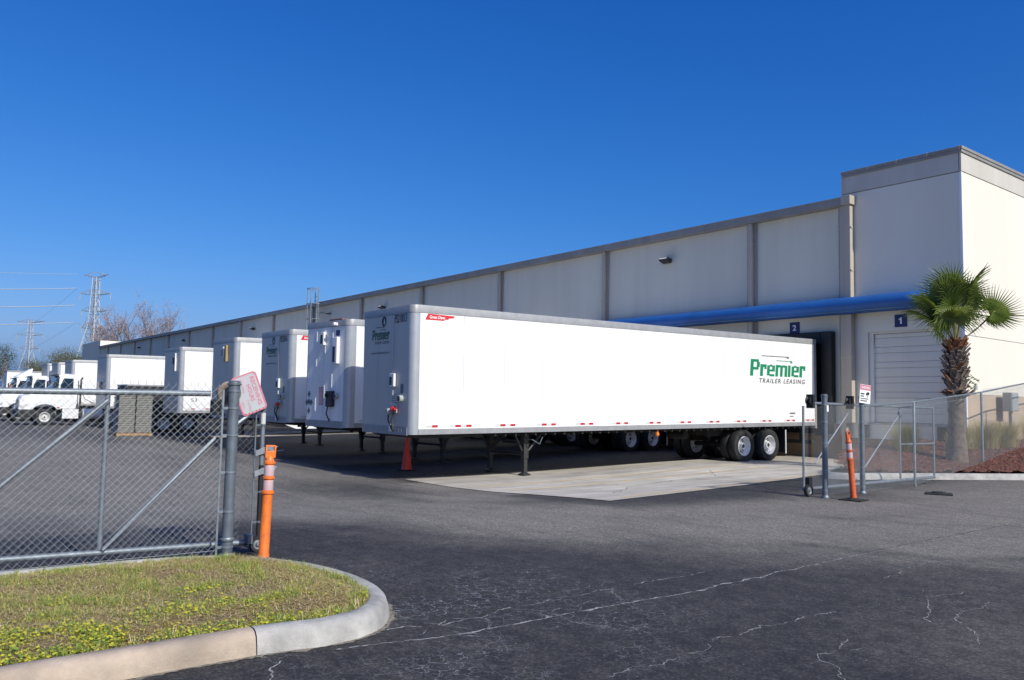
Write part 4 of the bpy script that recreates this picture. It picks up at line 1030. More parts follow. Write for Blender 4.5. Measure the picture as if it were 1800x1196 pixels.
# soil surface
inn = []
for i, p in enumerate(kp):
    a = kp[max(0,i-1)]; b = kp[min(len(kp)-1,i+1)]; d = (b-a).normalized(); inn.append(p + Vector((-d.y, d.x))*.165)
def inside(x, y, poly):
    c = False; j = len(poly)-1
    for i in range(len(poly)):
        xi, yi = poly[i][0], poly[i][1]; xj, yj = poly[j][0], poly[j][1]
        if (yi > y) != (yj > y) and x < (xj-xi)*(y-yi)/(yj-yi)+xi: c = not c
        j = i
    return c
def soil_h(x, y):
    e = min((Vector((x,y))-p).length for p in inn[::2])
    return .115 + .045*sm(e/.5) + .018*noise.noise(Vector((x*1.5,y*1.5,0))) + .008*noise.noise(Vector((x*6,y*6,0)))
mb = MB(); vs = [(p.x, p.y, .118) for p in inn]; 
# fan strips between front and back edges sampled on a grid
import bmesh
bm = bmesh.new()
grid = {}
st = .12
for i in range(int(3.4/st)+1):
    for j in range(int(6.6/st)+1):
        x, y = -8.3+i*st, -3.0+j*st
        if inside(x, y, inn): grid[(i,j)] = bm.verts.new((x, y, soil_h(x,y)))
for (i,j) in list(grid):
    q = [(i,j),(i+1,j),(i+1,j+1),(i,j+1)]
    if all(k in grid for k in q): bm.faces.new([grid[k] for k in q])
# rim skirt: flat under-layer reaching the kerb
rim = [bm.verts.new((p.x, p.y, .105)) for p in inn]
bm.faces.new(rim)
sme = bpy.data.meshes.new('soil'); bm.to_mesh(sme); bm.free(); sme.materials.append(M['soil'])
link('soil', sme, island)
# grass: many blades, clover leaves and dry thatch
random.seed(21)
gb = MB(); gvv = []; gff = []; gmm = []
def blade(x, y, z, h, w, lean, ang, mi):
    ca, sa = math.cos(ang), math.sin(ang); o = len(gvv)
    for t_, ww in ((0,1),(.55,.8),(1,.06)):
        bx = x+ca*lean*t_*t_; by = y+sa*lean*t_*t_; bz = z+h*t_*(1-.35*t_*min(1,lean/max(h,.01)))
        gvv.append((bx-sa*w*ww, by+ca*w*ww, bz)); gvv.append((bx+sa*w*ww, by-ca*w*ww, bz))
    gff.append((o,o+1,o+3,o+2)); gff.append((o+2,o+3,o+5,o+4)); gmm.extend((mi,mi))
cnt = 0; tries = 0
while cnt < 105000 and tries < 260000:
    tries += 1
    x = random.uniform(-8.2,-5.15); y = random.uniform(-.35,3.3)
    if not inside(x, y, inn): continue
    # denser near the camera side
    n1 = noise.noise(Vector((x*1.3,y*1.3,2))); n2 = noise.noise(Vector((x*3.3,y*3.3,9))); n3 = noise.noise(Vector((x*9,y*9,4)))
    if n2+n3*.6 < -.42 and random.random() < .75: continue
    cnt += 1; z = .10 + .04*sm(min(abs(x+5.3),abs(x+8.05),3.3-y)/.5)
    yel = sm((x+6.9)/1.7)*.46 + .3*n1 + .36*n2 + random.gauss(0,.12) - .05      # clover towards the front edge
    r = random.random()
    if yel > .36 and r < .42: # small leaf
        s = random.uniform(.008,.016); a = random.uniform(0,6.28); hz = z+random.uniform(.02,.06); o = len(gvv)
        tx, ty = random.uniform(-.5,.5), random.uniform(-.5,.5)
        for k in range(4): 
            aa = a+k*pi/2; rr = s*(1 if k % 2 == 0 else .75); dx, dy = rr*math.cos(aa), rr*math.sin(aa)
            gvv.append((x+dx, y+dy, hz+dx*tx+dy*ty))
        gff.append((o,o+1,o+2,o+3)); gmm.append(3 if random.random() < .62 else 2)
        continue
    g = n1*.5+n2*.55+random.gauss(0,.40)+.04
    mi = 2 if g > .42 else 1 if g > .08 else 0 if g > -.52 else 4
    h = random.uniform(.02,.06)*(1.2+.9*max(0,n2) if mi in (1,2) else .8); ang = random.uniform(0,6.28)
    lean = random.uniform(.015,.06) if mi in (1,2) else random.uniform(.03,.11)
    blade(x, y, z, h if mi != 0 else h*.75, random.uniform(.0016,.0036), lean, ang, mi)
# flat dry thatch
cnt = 0
while cnt < 60000:
    x = random.uniform(-8.2,-5.15); y = random.uniform(-.35,3.3)
    if not inside(x, y, inn): continue
    cnt += 1; z = .105 + .045*sm(min(abs(x+5.3),abs(x+8.05),3.3-y)/.5)
    blade(x, y, z+random.uniform(.0,.028), random.uniform(.004,.022), random.uniform(.0014,.003), random.uniform(.03,.10), random.uniform(0,6.28), random.choice((0,0,4,4,1,0)))
# the strip behind the camera's left edge, thinner
for k in range(30000):
    x = random.uniform(-8.2,-5.15); y = random.uniform(-2.95,-.35)
    if inside(x, y, inn): blade(x, y, .125, random.uniform(.01,.05), random.uniform(.002,.004), random.uniform(.02,.10), random.uniform(0,6.28), random.choice((0,0,4,1,1,2)))
# long tufts at the edges and odd straws
for k in range(900):
    p = random.choice(inn); x, y = p.x+random.uniform(-.05,.12)*(1 if p.x < -6.6 else -1), p.y-abs(random.gauss(0,.04))
    if y < -.3 or not inside(x,y,inn): continue
    for q in range(5): blade(x+random.uniform(-.02,.02), y+random.uniform(-.02,.02), .11, random.uniform(.04,.10), random.uniform(.0018,.0035), random.uniform(.02,.08), random.uniform(0,6.28), random.choice((1,2,0,2)))
gb.v, gb.f, gb.m = gvv, gff, gmm
lawn = stuff(gb.build('lawn_grass', ['g1','g2','g3','g4','g5'], None, recalc=False)); lawn['label'] = 'short dry mixed lawn grass with yellow clover on the kerbed island'; lawn['category'] = 'grass'

# ------------------------------------------------------------------ chain link helpers
def chainlink(p0, p1, zb0, zb1, h, r=.0018, p=.0355, name='mesh_fabric', parent=None, material='wire', barbs=True, sides=3):
    """woven wires between two ground points; each wire zigzags and hooks its neighbours"""
    p0 = Vector(p0); p1 = Vector(p1); d = p1-p0; Ln = d.length; d.normalize(); nrm = Vector((-d.y, d.x))
    nw = int(Ln/p); q = p; nz = int(h/q)
    vv = []; ff = []
    for k in range(nw):
        pts = []
        for j in range(nz+1):
            s = (k + (j+k) % 2)*p; zz_ = (zb0+(zb1-zb0)*s/Ln) + j*q
            off = .0022*(1 if (j % 2) else -1)
            wob = .006*noise.noise(Vector((s*1.3, zz_*1.3, 1)))
            pt = p0 + d*s + nrm*(off+wob); pts.append(Vector((pt.x, pt.y, zz_)))
        if barbs: pts.append(pts[-1] + Vector((0,0,.03)))
        o = len(vv)
        for i, P_ in enumerate(pts):
            for a in range(sides):
                th = 2*pi*a/sides+.5
                # ring square to the wire's run is not needed at this gauge: keep it in the (normal, along) frame
                vv.append((P_.x + r*1.2*math.cos(th)*nrm.x + r*1.2*math.sin(th)*d.x, P_.y + r*1.2*math.cos(th)*nrm.y + r*1.2*math.sin(th)*d.y, P_.z))
        for i in range(len(pts)-1):
            for a in range(sides):
                a2 = (a+1) % sides; ff.append((o+i*sides+a, o+i*sides+a2, o+(i+1)*sides+a2, o+(i+1)*sides+a))
    mb = MB(); mb.v, mb.f, mb.m = vv, ff, [0]*len(ff)
    return stuff(mb.build(name, material, parent, recalc=False))
def post_mesh(mb, x, y, z0, z1, r, cap=True):
    if cap: mb.lathe([(r,z0),(r,z1-.10),(r*1.08,z1-.10),(r*1.08,z1-.045),(r*1.3,z1-.045),(r*1.3,z1-.03),(r*1.08,z1-.03),(r*1.05,z1-.012),(r*.8,z1),(0,z1+.002)], 20, 0, Matrix.Translation((x,y,0)))
    else: mb.lathe([(r,z0),(r,z1-.02),(r*.7,z1),(0,z1)], 14, 0, Matrix.Translation((x,y,0)))
def bands(mb, x, y, zs, r):
    for z in zs: mb.lathe([(r*1.01,z),(r*1.12,z+.003),(r*1.12,z+.022),(r*1.01,z+.025)], 20, 0, Matrix.Translation((x,y,0)), caps=False)

# left fence
fl = thing('chain_link_fence', 'galvanised chain-link fence left of the entrance with thick round end post', 'fence', (0,0,0), (0,0,0), 'chain-link fences beside the entrance')
LPX, LPY = -8.46, 2.90
mb = MB(); post_mesh(mb, LPX, LPY, 0, 1.82, .056); lp = mb.build('end_post', 'galvdk', fl, True)
mb = MB(); bands(mb, LPX, LPY, (.10,.46,.86,1.24,1.52,1.70), .056)
for z in (.10,.46,.86,1.24,1.52): mb.box(LPX-.012, LPX+.012, LPY-.115, LPY-.055, z, z+.025)
mb.lathe([(.075,.0),(.078,.02),(.060,.05)], 20, 0, Matrix.Translation((LPX,LPY,0)), caps=False); mb.lathe([(.064,.17),(.07,.18),(.07,.20),(.064,.21)], 20, 0, Matrix.Translation((LPX,LPY,0)), caps=False)
mb.build('post_bands', 'galv', lp, True)
mb = MB(); mb.box(LPX-.006, LPX+.006, LPY-.12, LPY-.10, .02, 1.72); mb.build('tension_bar', 'galv', fl)
mb = MB(); post_mesh(mb, -8.5, -1.6, 0, 1.85, .036, False); mb.build('line_post', 'galvdk', fl, True)
chainlink((-8.46, -1.55), (-8.46, LPY-.10), .03, .02, 1.74, parent=fl)
mb = MB(); mb.tube([(-8.475,-1.55,.08),(-8.475,LPY-.1,.08)], .0025, 4); mb.build('tension_wire', 'wire', fl)
# left rolling gate leaf (slid open behind the fence)
gl = thing('rolling_gate', 'left rolling gate leaf with tubular frame and braces behind the fence mesh', 'gate', (0,0,0), (0,0,0), 'rolling gate leaves')
GXL = -8.66; y0g, y1g = -1.6, 3.34
def gz(y): return .135 - .045*(y-.9)/2.0       # the leaf hangs a little out of level
def gtop(y): return 1.665 + .008*(y-.9)
mb = MB(); mb.tube([(GXL,y0g,gz(y0g)),(GXL,y1g,gz(y1g)+.02)], .030, 12); mb.build('bottom_rail', 'galv', gl, True)
mb = MB(); mb.tube([(GXL,y0g,gtop(y0g)),(GXL,2.72,gtop(2.72))], .030, 12); mb.build('top_rail', 'galv', gl, True)
for y in (-.2, 1.74): mb = MB(); mb.tube([(GXL,y,gz(y)+.03),(GXL,y,gtop(y)-.03)], .024, 10); mb.build('upright', 'galv', gl, True)
mb = MB(); mb.tube([(GXL,3.30,.92),(GXL,3.30,1.60)], .024, 10); mb.build('upright', 'galv', gl, True)
mb = MB(); mb.tube([(GXL,3.30,.14),(GXL,3.30,.915)], .027, 10); mb.build('black_sleeve', 'blk', gl, True)
for (ya_, za_, yb_, zb_) in ((1.74,1.60,.2,.16),(1.76,.16,2.78,1.22)):
    mb = MB(); mb.tube([(GXL+.045,ya_,za_),(GXL+.045,yb_,zb_)], .020, 8); mb.build('brace', 'galv', gl, True)
mb = MB(); mb.tube([(GXL+.03,3.30,1.60),(GXL+.03,3.0,1.36)], .022, 8); mb.build('brace', 'galv', gl, True)
mb = MB(); 
for z in (.3,.62,1.02,1.34,1.5): mb.lathe([(.026,z),(.03,z+.003),(.03,z+.02),(.026,z+.023)], 12, 0, Matrix.Translation((GXL,3.30,0)), caps=False); mb.box(GXL-.006,GXL+.006,3.225,3.28,z,z+.022)
mb.box(GXL-.005, GXL+.005, 3.215, 3.228, .1, 1.58); mb.build('clips', 'galvdk', gl)
mb = MB(); mb.lathe([(.0255,1.36),(.0262,1.361),(.0262,1.48),(.0255,1.481)], 12, 0, Matrix.Translation((GXL,3.30,0)), caps=False); mb.build('white_tape', 'tapew', gl)
chainlink((GXL+.012, y0g), (GXL+.012, 3.22), gz(y0g)+.02, .10, 1.48, parent=gl, material='wire_black', barbs=False, r=.0014)
mb = MB()
for z in (.80, 1.02):
    for k in range(5): mb.tube([(GXL+.03,3.22,z+.012*k),(GXL+.05,3.30,z+.03+.014*k),(GXL+.09,3.40+.01*k,z+.045+.014*k)], .005, 5)
stuff(mb.build('tie_wires', 'wire', gl))
def caster(parent, x, y, z, r, ax='x'):
    X = Matrix.Translation((x,y,z)) @ Matrix.Rotation(pi/2, 4, 'Y')
    mb = MB(); mb.lathe([(r*.62,-.028),(r*.95,-.03),(r,-.015),(r,.015),(r*.95,.03),(r*.62,.028)], 22, 0, X, caps=False); o = mb.build('wheel', 'rubber', parent, True)
    mb = MB(); mb.lathe([(r*.64,-.02),(r*.64,.022),(r*.5,.012),(r*.25,.016),(r*.22,.035),(0,.036)], 18, 0, X); mb.build('hub', 'galv', o, True)
caster(gl, GXL+.06, 3.27, .088, .085)
mb = MB(); mb.box(GXL-.01,GXL+.11,3.15,3.20,.10,.19); mb.build('caster_bracket', 'galvdk', gl)
# roller guard beside the post head
mb = MB(); mb.lathe([(.02,-.03),(.115,-.03),(.125,-.02),(.125,.02),(.115,.03),(.02,.035)], 20, 0, Matrix.Translation((-8.62,2.90,1.69)) @ Matrix.Rotation(pi/2,4,'Y')); o = mb.build('roller_guard', 'boot', gl, True)
mb = MB(); mb.box(-8.66,-8.54,2.72,2.80,1.46,1.62); bevel(mb.build('roller_bracket', 'blk', gl), .01)

# tilted sign wired to the gate leaf
sg = thing('receiving_sign', 'faded pink and white receiving hours sign hanging tilted by the left post', 'sign', (-8.60, 3.11, 1.69))
# local plane: a = along the photo's downward reading direction
def sp(u, v, o=0.):     # u to the right in the picture (+y), v up
    return Vector((o, u, v))
ang = R_(-21)
def rotp(u, v): return (u*math.cos(ang)-v*math.sin(ang), u*math.sin(ang)+v*math.cos(ang))
SW, SH, SR = .285, .43, .04
outl = []
for cx_, cz_, a0 in ((SW/2-SR, SH/2-SR, 0), (-SW/2+SR, SH/2-SR, pi/2), (-SW/2+SR, -SH/2+SR, pi), (SW/2-SR, -SH/2+SR, 3*pi/2)):
    for k in range(6): a = a0+pi/2*k/5; outl.append((cx_+SR*math.cos(a), cz_+SR*math.sin(a)))
# the tilt turns the sign's long side: in the picture the top leans left
ang = R_(22)
def SPt(u, v, o): 
    a, b_ = rotp(u, v); return (o, a, b_)
mb = MB(); n = len(outl)
mb.add([SPt(u,v,0) for u,v in outl]+[SPt(u,v,-.004) for u,v in outl], [tuple(range(n)), tuple(range(2*n-1,n-1,-1))]+[(i,n+i,n+(i+1)%n,(i+1)%n) for i in range(n)])
face = mb.build('sign_plate', 'signp', sg)
mb = MB(); inner = [(u*(1-.034/SW*1.0), v*(1-.03/SH)) for u,v in outl]
mb.add([SPt(u,v,.002) for u,v in outl]+[SPt(u,v,.002) for u,v in inner], [(i,(i+1)%n,n+(i+1)%n,n+i) for i in range(n)]); mb.build('sign_border', 'pink', sg)
# text runs down the picture: reading direction = -v, line stacking towards -u
ex_ = Vector(SPt(0,-1,0)); ey_ = Vector(SPt(1,0,0))
def sgt(body, u, v, w, h, mk, bold=.02): lettering(body, Vector(SPt(u,v,.003)), ex_, ey_, w, h, mk, sg, bold)
sgt('RECEIVING', .058, .165, .315, .046, 'pink', .012); sgt('HOURS', -.005, .095, .185, .046, 'pink', .012)
sgt('Monday', -.066, .17, .15, .036, 'pinkl', .0); sgt('Friday', -.060, -.06, .13, .036, 'pinkl', .0); sgt('7am', -.118, .10, .07, .030, 'pinkl', .0); sgt('3pm', -.115, -.06, .08, .030, 'pinkl', .0)
mb = MB()
for k in range(6): 
    a_ = SPt(-.11+.04*k, -.195, .006); mb.tube([a_, (a_[0]-.02, a_[1]+.01, a_[2]-.03), (a_[0]-.05, a_[1]+.0, a_[2]-.05)], .004, 4)
mb.build('wire_tie', 'hub', sg)

# right side posts, gate leaf, fence
fr = thing('chain_link_fence', 'galvanised chain-link fence right of the entrance running past the palm', 'fence', (0,0,0), (0,0,0), 'chain-link fences beside the entrance')
for (x, y) in ((-8.42, 13.98), (-8.50, 15.45)):
    mb = MB(); post_mesh(mb, x, y, 0, 1.93, .052); lp = mb.build('gate_post', 'galvdk', fr, True)
    mb = MB(); bands(mb, x, y, (.12,.5,1.0,1.4,1.72), .052); mb.lathe([(.07,.0),(.072,.02),(.056,.05)], 18, 0, Matrix.Translation((x,y,0)), caps=False); mb.build('post_bands', 'galv', lp, True)
mb = MB(); mb.box(-8.36,-8.355,13.95,14.01,1.60,1.72); mb.build('reflector', 'wht', fr)
# bed height behind the right kerb
KP0, KP1 = Vector((-9.3,20.2)), Vector((-8.1,22.4))
kd = (KP1-KP0).normalized(); kn = Vector((-kd.y, kd.x))
def bed_d(x, y): return (Vector((x,y))-KP0).dot(kn)
def bed_h(x, y): return .12 + .70*(1-math.exp(-max(0, bed_d(x,y))/2.6)) + .02*noise.noise(Vector((x,y,0)))
FP = [(-8.50,15.45,0.,1.93,.052), (-8.56,17.72,.02,1.86,.028), (-9.20,22.70,bed_h(-9.2,22.7)-.05,2.19,.030), (-9.85,27.6,bed_h(-9.85,27.6)-.05,2.6,.030), (-10.4,32.5,.75,2.65,.030)]
for x, y, zb, zt, r in FP[1:]:
    mb = MB(); post_mesh(mb, x, y, zb, zt, r, False); mb.build('line_post', 'galv', fr, True)
mb = MB(); mb.tube([(FP[0][0],FP[0][1],1.72)]+[(x,y,zt-.02) for x,y,zb,zt,r in FP[1:]], .021, 10); mb.build('top_rail', 'galv', fr, True)
for (xa,ya2,za,ta,_), (xb,yb2,zb_,tb,_) in zip(FP[:-1], FP[1:]):
    chainlink((xa+.03,ya2), (xb+.03,yb2), za+.03, zb_+.05, (ta+tb)/2-(za+zb_)/2-.02, parent=fr, r=.0014, material='wire_black')
mb = MB(); mb.tube([(x+.03,y,zt-.12) for x,y,zb,zt,r in FP[1:]], .003, 4); mb.build('tension_wire', 'wire', fr)
gr_ = thing('rolling_gate', 'right rolling gate leaf with diagonal braces standing behind the gate posts', 'gate', (0,0,0), (0,0,0), 'rolling gate leaves')
GXR = -8.74; ya0, ya1 = 13.78, 19.0
mb = MB(); mb.tube([(GXR,ya0,.14),(GXR,ya1,.16)], .032, 12); mb.build('bottom_rail', 'galv', gr_, True)
mb = MB(); mb.tube([(GXR,ya0+.2,1.76),(GXR,ya1,1.72)], .026, 12); mb.build('top_rail', 'galv', gr_, True)
for y in (ya0, 17.45, ya1): mb = MB(); mb.tube([(GXR,y,.17),(GXR,y,1.70)], .022, 10); mb.build('upright', 'galv', gr_, True)
mb = MB(); mb.tube([(GXR,17.47,.92),(GXR,ya1-.02,.92)], .020, 10); mb.build('mid_rail', 'galv', gr_, True)
for a, b_ in (((15.3,1.58),(14.1,.62)), ((17.4,1.60),(15.6,.25))):
    mb = MB(); mb.tube([(GXR+.04,a[0],a[1]),(GXR+.04,b_[0],b_[1])], .013, 8); mb.build('brace', 'alu', gr_, True)
mb = MB(); mb.box(GXR+.02,GXR+.07,17.32,17.47,1.53,1.63); bevel(mb.build('brace_joint', 'galvdk', gr_), .01)
chainlink((GXR+.012, ya0+.03), (GXR+.012, 17.45), .14, .16, 1.58, parent=gr_, material='wire_black', barbs=False, r=.0011)
chainlink((-8.46, 14.03), (-8.49, 15.40), .05, .05, 1.72, parent=fr, r=.0014, material='wire_black')
caster(gr_, GXR+.05, 13.86, .12, .118)
mb = MB(); mb.box(GXR+.01,GXR+.09,13.82,13.92,.22,.36); mb.build('caster_bracket', 'blk', gr_)
for y, dy in ((13.85, 0), (15.25, 0)):
    mb = MB(); mb.lathe([(.02,-.05),(.085,-.05),(.09,-.03),(.055,0),(.09,.03),(.085,.05),(.02,.05)], 18, 0, Matrix.Translation((-8.64,y,1.80)) @ Matrix.Rotation(pi/2,4,'Y')); mb.box(-8.70,-8.56,y-.03,y+.03,1.66,1.92)
    mb.build('roller', 'blk', gr_, True)
# warning sign on the second post
ws = thing('warning_sign', 'small white warning sign with red header on the right gate post', 'sign', (-8.42, 15.42, 1.78), (0, 0, R_(-14)))
X = Matrix.Rotation(R_(-5), 4, 'X')
mb = MB(); mb.box(0,.004,-.145,.145,0,.37,0,X); mb.build('sign_plate', 'wht', ws)
mb = MB(); mb.box(.0045,.006,-.14,.14,.26,.365,0,X); hd = mb.build('sign_header', 'pink', ws)
lettering('WARNING', X @ Vector((.008,-.115,.285)), X.to_3x3() @ Vector((0,1,0)), X.to_3x3() @ Vector((0,0,1)), .23, .055, 'wht', hd, .012)
mb = MB(); mb.prism([(.02,.16),(.10,.17),(.12,.215),(.07,.235),(.02,.20)], .0045, .006, 'x', 0, X); mb.box(.0045,.006,.05,.065,.11,.16,0,X); mb.build('camera_symbol', 'ink', ws)
mb = MB(); mb.box(.0045,.006,-.12,-.02,.17,.20,0,X); mb.box(.0045,.006,-.12,-.03,.125,.15,0,X); mb.build('small_print', 'greend', ws)
mb = MB(); mb.box(.0045,.006,-.12,.09,.08,.10,0,X); mb.box(.0045,.006,-.12,.06,.035,.06,0,X); mb.build('small_print', 'inkf', ws)

# ------------------------------------------------------------------ delineators, cone, rubber base
def delineator(label, loc, tiltx, tilty, mk, H=1.16, base_rot=0):
    t = thing('delineator_post', label, 'delineator', loc, (0,0,0), 'orange delineator posts')
    X = Matrix.Translation((0,0,.03)) @ Matrix.Rotation(tilty, 4, 'Y') @ Matrix.Rotation(tiltx, 4, 'X')
    r = .051; h = H-.03
    mb = MB(); mb.lathe([(r*1.12,.0),(r*1.12,.05),(r*1.02,.065),(r*.98,h*.57),(r*1.25,h*.575),(r*1.25,h*.595),(r*1.0,h*.60),(r*.96,h*.70),(r*1.2,h*.705),(r*1.2,h*.72),(r*.98,h*.725),(r*.93,h*.83),(r*1.12,h*.835),(r*1.12,h*.85),(r*.8,h*.865),(r*.6,h*.90),(0,h*.90)], 24, 0, X)
    mb.build('tube', mk, t, True)
    for z0, z1 in ((.605,.69),(.73,.82)):
        mb = MB(); mb.lathe([(r*1.005,h*z0),(r*1.01,h*(z0+.002)),(r*.975,h*z1),(r*.96,h*(z1+.002))], 24, 0, X, caps=False); mb.build('reflective_band', 'band', t, True)
    # handle: rounded plate with a slot
    a = R_(25)
    Y = X @ Matrix.Rotation(a, 4, 'Z')
    def rr(w, z0, z1, rad, n=5):
        o = []
        for cx_, cz_, a0 in ((w-rad,z1-rad,0),(-w+rad,z1-rad,pi/2),(-w+rad,z0+rad,pi),(w-rad,z0+rad,3*pi/2)):
            for k in range(n): o.append((cx_+rad*math.cos(a0+pi/2*k/(n-1)), cz_+rad*math.sin(a0+pi/2*k/(n-1))))
        return o
    O = rr(.053, h*.885, h*1.0, .014); I = rr(.036, h*.948, h*.986, .008); n = len(O)
    mb = MB(); d = .016
    vs = [(x,-d,z) for x,z in O]+[(x,-d,z) for x,z in I]+[(x,d,z) for x,z in O]+[(x,d,z) for x,z in I]
    fs = []
    for i in range(n):
        j = (i+1) % n
        fs += [(i,j,n+j,n+i),(2*n+j,2*n+i,3*n+i,3*n+j),(j,i,2*n+i,2*n+j),(n+i,n+j,3*n+j,3*n+i)]
    Z = Y @ Matrix.Rotation(R_(60), 4, 'Z')
    mb.add(vs, fs, 0, Z); bevel(mb.build('handle', mk, t), .004)
    mb = MB(); Bz = Matrix.Rotation(base_rot, 4, 'Z')
    mb.prism([(-.2,-.2),(.2,-.2),(.2,.2),(-.2,.2)], 0, .022, 'z', 0, Bz); mb.lathe([(.13,.022),(.10,.045),(.065,.05)], 8, 0, Bz); mb.build('rubber_base', 'rubber', t)
    return t
delineator('upright bright orange delineator post at the nose of the grass island', (-8.05, 3.13, 0), R_(-1.2), R_(.6), 'orange', 1.17, R_(20))
delineator('leaning orange delineator post in front of the right gate posts', (-7.93, 14.10, 0), R_(8.5), 0, 'orange_r', 1.27, R_(8))
rb = tag(MB().prism([(-.24,-.2),(.24,-.2),(.24,.2),(-.24,.2)], 0, .028, 'z').lathe([(.16,.028),(.12,.055),(.07,.055),(.06,.03)], 12).build('rubber_base', 'rubber'), 'loose black rubber delineator base lying on the asphalt right of the gate', 'rubber base')
rb.location = (-7.62, 16.75, .0); rb.rotation_euler = (0,0,R_(25)); bevel(rb, .008)
t = thing('traffic_cone', 'red orange traffic cone standing in the shade under the nearest trailer nose', 'traffic cone', (-19.2, 11.35, gh(-19.2,11.35)+.012))
mb = MB(); mb.lathe([(.15,.03),(.14,.06),(.035,.90),(.028,.915),(0,.915)], 24); mb.build('cone_body', 'cone', t, True)
mb = MB(); mb.box(-.20,.20,-.20,.20,0,.03); bevel(mb.build('base', 'rubber', t), .01)
# loose stones on the asphalt
random.seed(5)
mb = MB()
for k in range(150):
    x, y = random.uniform(-15,-2.6), random.uniform(2.6,16)
    if x < -9.2 and y > 10: continue
    if inside(x,y,[(p.x,p.y) for p in kp]): continue
    s = random.uniform(.002,.007); a = random.uniform(0,6)
    vs = []
    for q in range(5): aa = a+q*1.256; rr_ = s*random.uniform(.7,1.2); vs.append((x+rr_*math.cos(aa), y+rr_*math.sin(aa), gh(x,y)+.001))
    vs.append((x,y,gh(x,y)+s*.8)); mb.add(vs, [(i,(i+1)%5,5) for i in range(5)])
st_ = stuff(mb.build('loose_gravel', 'conc')); st_['label'] = 'loose pale stones scattered on the asphalt'; st_['category'] = 'gravel'

# ------------------------------------------------------------------ planting bed at the tower
bed = thing('planting_bed', 'raised planting bed with concrete kerb along the tower wall', 'planting bed', (0,0,0))
kA, kB = KP0 - kd*2.45, KP0 + kd*6.2
kpts = [kA + (kB-kA)*i/24 for i in range(25)]
kpts = [Vector((-11.7,19.8)), Vector((-11.3,18.7)), Vector((-10.9,18.2))] + kpts[1:]
kpts = smooth_path([(p.x,p.y) for p in kpts], 2)
kerb_piece(kpts, 'conc', bed, inward=-1, wid=.16, hgt=.15, name='kerb')
poly = [(-11.7,20.0),(-11.25,18.95),(-10.8,18.5)] + [tuple(KP0+kd*s+kn*.155) for s in (-2.1,-1,0,2,4,6.2)] + [(-5.4,36),(-11.06,36),(-11.06,26.19),(-12.6,26.19),(-12.25,23.5)]
bm = bmesh.new(); grid = {}; st = .2
for i in range(46):
    for j in range(95):
        x, y = -12.9+i*st*.9, 17.6+j*st
        if inside(x, y, poly): grid[(i,j)] = bm.verts.new((x, y, bed_h(x,y)))
for (i,j) in list(grid):
    q = [(i,j),(i+1,j),(i+1,j+1),(i,j+1)]
    if all(k in grid for k in q): bm.faces.new([grid[k] for k in q])
rim = [bm.verts.new((x, y, .09)) for x, y in poly]; bm.faces.new(rim)
sme = bpy.data.meshes.new('bed_soil'); bm.to_mesh(sme); bm.free(); sme.materials.append(M['mulch2']); link('bed_soil', sme, bed)
random.seed(11); mb = MB(); k = 0; tries = 0
while k < 9000 and tries < 40000:
    tries += 1
    x, y = random.uniform(-12.4,-6), random.uniform(18.4,31)
    if not inside(x,y,poly): continue
    k += 1
    L_, w_, h_ = random.uniform(.03,.085), random.uniform(.01,.028), .012
    X = Matrix.Translation((x,y,bed_h(x,y)+random.uniform(.004,.022))) @ Matrix.Rotation(random.uniform(0,6.28),4,'Z') @ Matrix.Rotation(random.uniform(-.5,.5),4,'Y') @ Matrix.Rotation(random.uniform(-.4,.4),4,'X')
    mb.add([(-L_/2,-w_/2,0),(L_/2,-w_/2,0),(L_/2,w_/2,0),(-L_/2,w_/2,0),(-L_/2*.8,0,h_),(L_/2*.8,0,h_)], [(0,1,5,4),(2,3,4,5),(3,0,4),(1,2,5)], random.choice((0,0,0,1,2)), X)
mu = stuff(mb.build('bark_mulch', ['mulch','mulch2','mulch3'])); mu['label'] = 'red bark mulch covering the planting bed by the fence'; mu['category'] = 'mulch'
def grass_clump(x, y, n, h, spread, mats, label, group='ornamental grass clumps'):
    z = bed_h(x,y); mb = MB(); n = int(n*1.9); h *= 1.12
    for k in range(n):
        a = random.uniform(0,2*pi); r0 = abs(random.gauss(0,spread*.33)); hh = h*random.uniform(.55,1.1); ln = spread*random.uniform(.2,1.0); w = random.uniform(.003,.006)
        ca, sa = math.cos(a), math.sin(a); P = []
        for t_ in (0,.35,.7,1): P.append((x+ca*(r0+ln*t_**1.7), y+sa*(r0+ln*t_**1.7), z+hh*t_*(1-.18*t_*t_)))
        vs = []
        for i, p in enumerate(P): ww = w*(1-i/3.3); vs += [(p[0]-sa*ww,p[1]+ca*ww,p[2]),(p[0]+sa*ww,p[1]-ca*ww,p[2])]
        mb.add(vs, [(0,1,3,2),(2,3,5,4),(4,5,7,6)], 0 if random.random() < .6 else 1)
    o = mb.build('grass_clump', mats, None, recalc=False)
    return tag(o, label, 'ornamental grass', group)
random.seed(31)
grass_clump(-10.35, 24.3, 520, .75, .36, ['tuft','tuft2'], 'yellow green grass clump just right of the palm trunk')
grass_clump(-10.15, 25.3, 800, .85, .50, ['tuft','tuft2'], 'broad grass clump right of the fence post by the wall')
grass_clump(-10.0, 26.3, 700, .80, .45, ['tuft2','tuft'], 'straw coloured grass clump below the utility box')
grass_clump(-10.9, 22.2, 520, .80, .42, ['tuft','tuft2'], 'grass clump left of the palm behind the gate leaf')
grass_clump(-11.4, 22.9, 480, .72, .42, ['tuft2','tuft'], 'dry grass clump farthest left in the bed below door 1')
grass_clump(-10.2, 23.4, 300, .6, .3, ['tuft2','tuft'], 'small dry grass clump directly behind the palm trunk')
grass_clump(-10.45, 29.6, 450, .9, .45, ['tuft','tuft2'], 'grass clump at the right end of the bed against the wall')
random.seed(33)
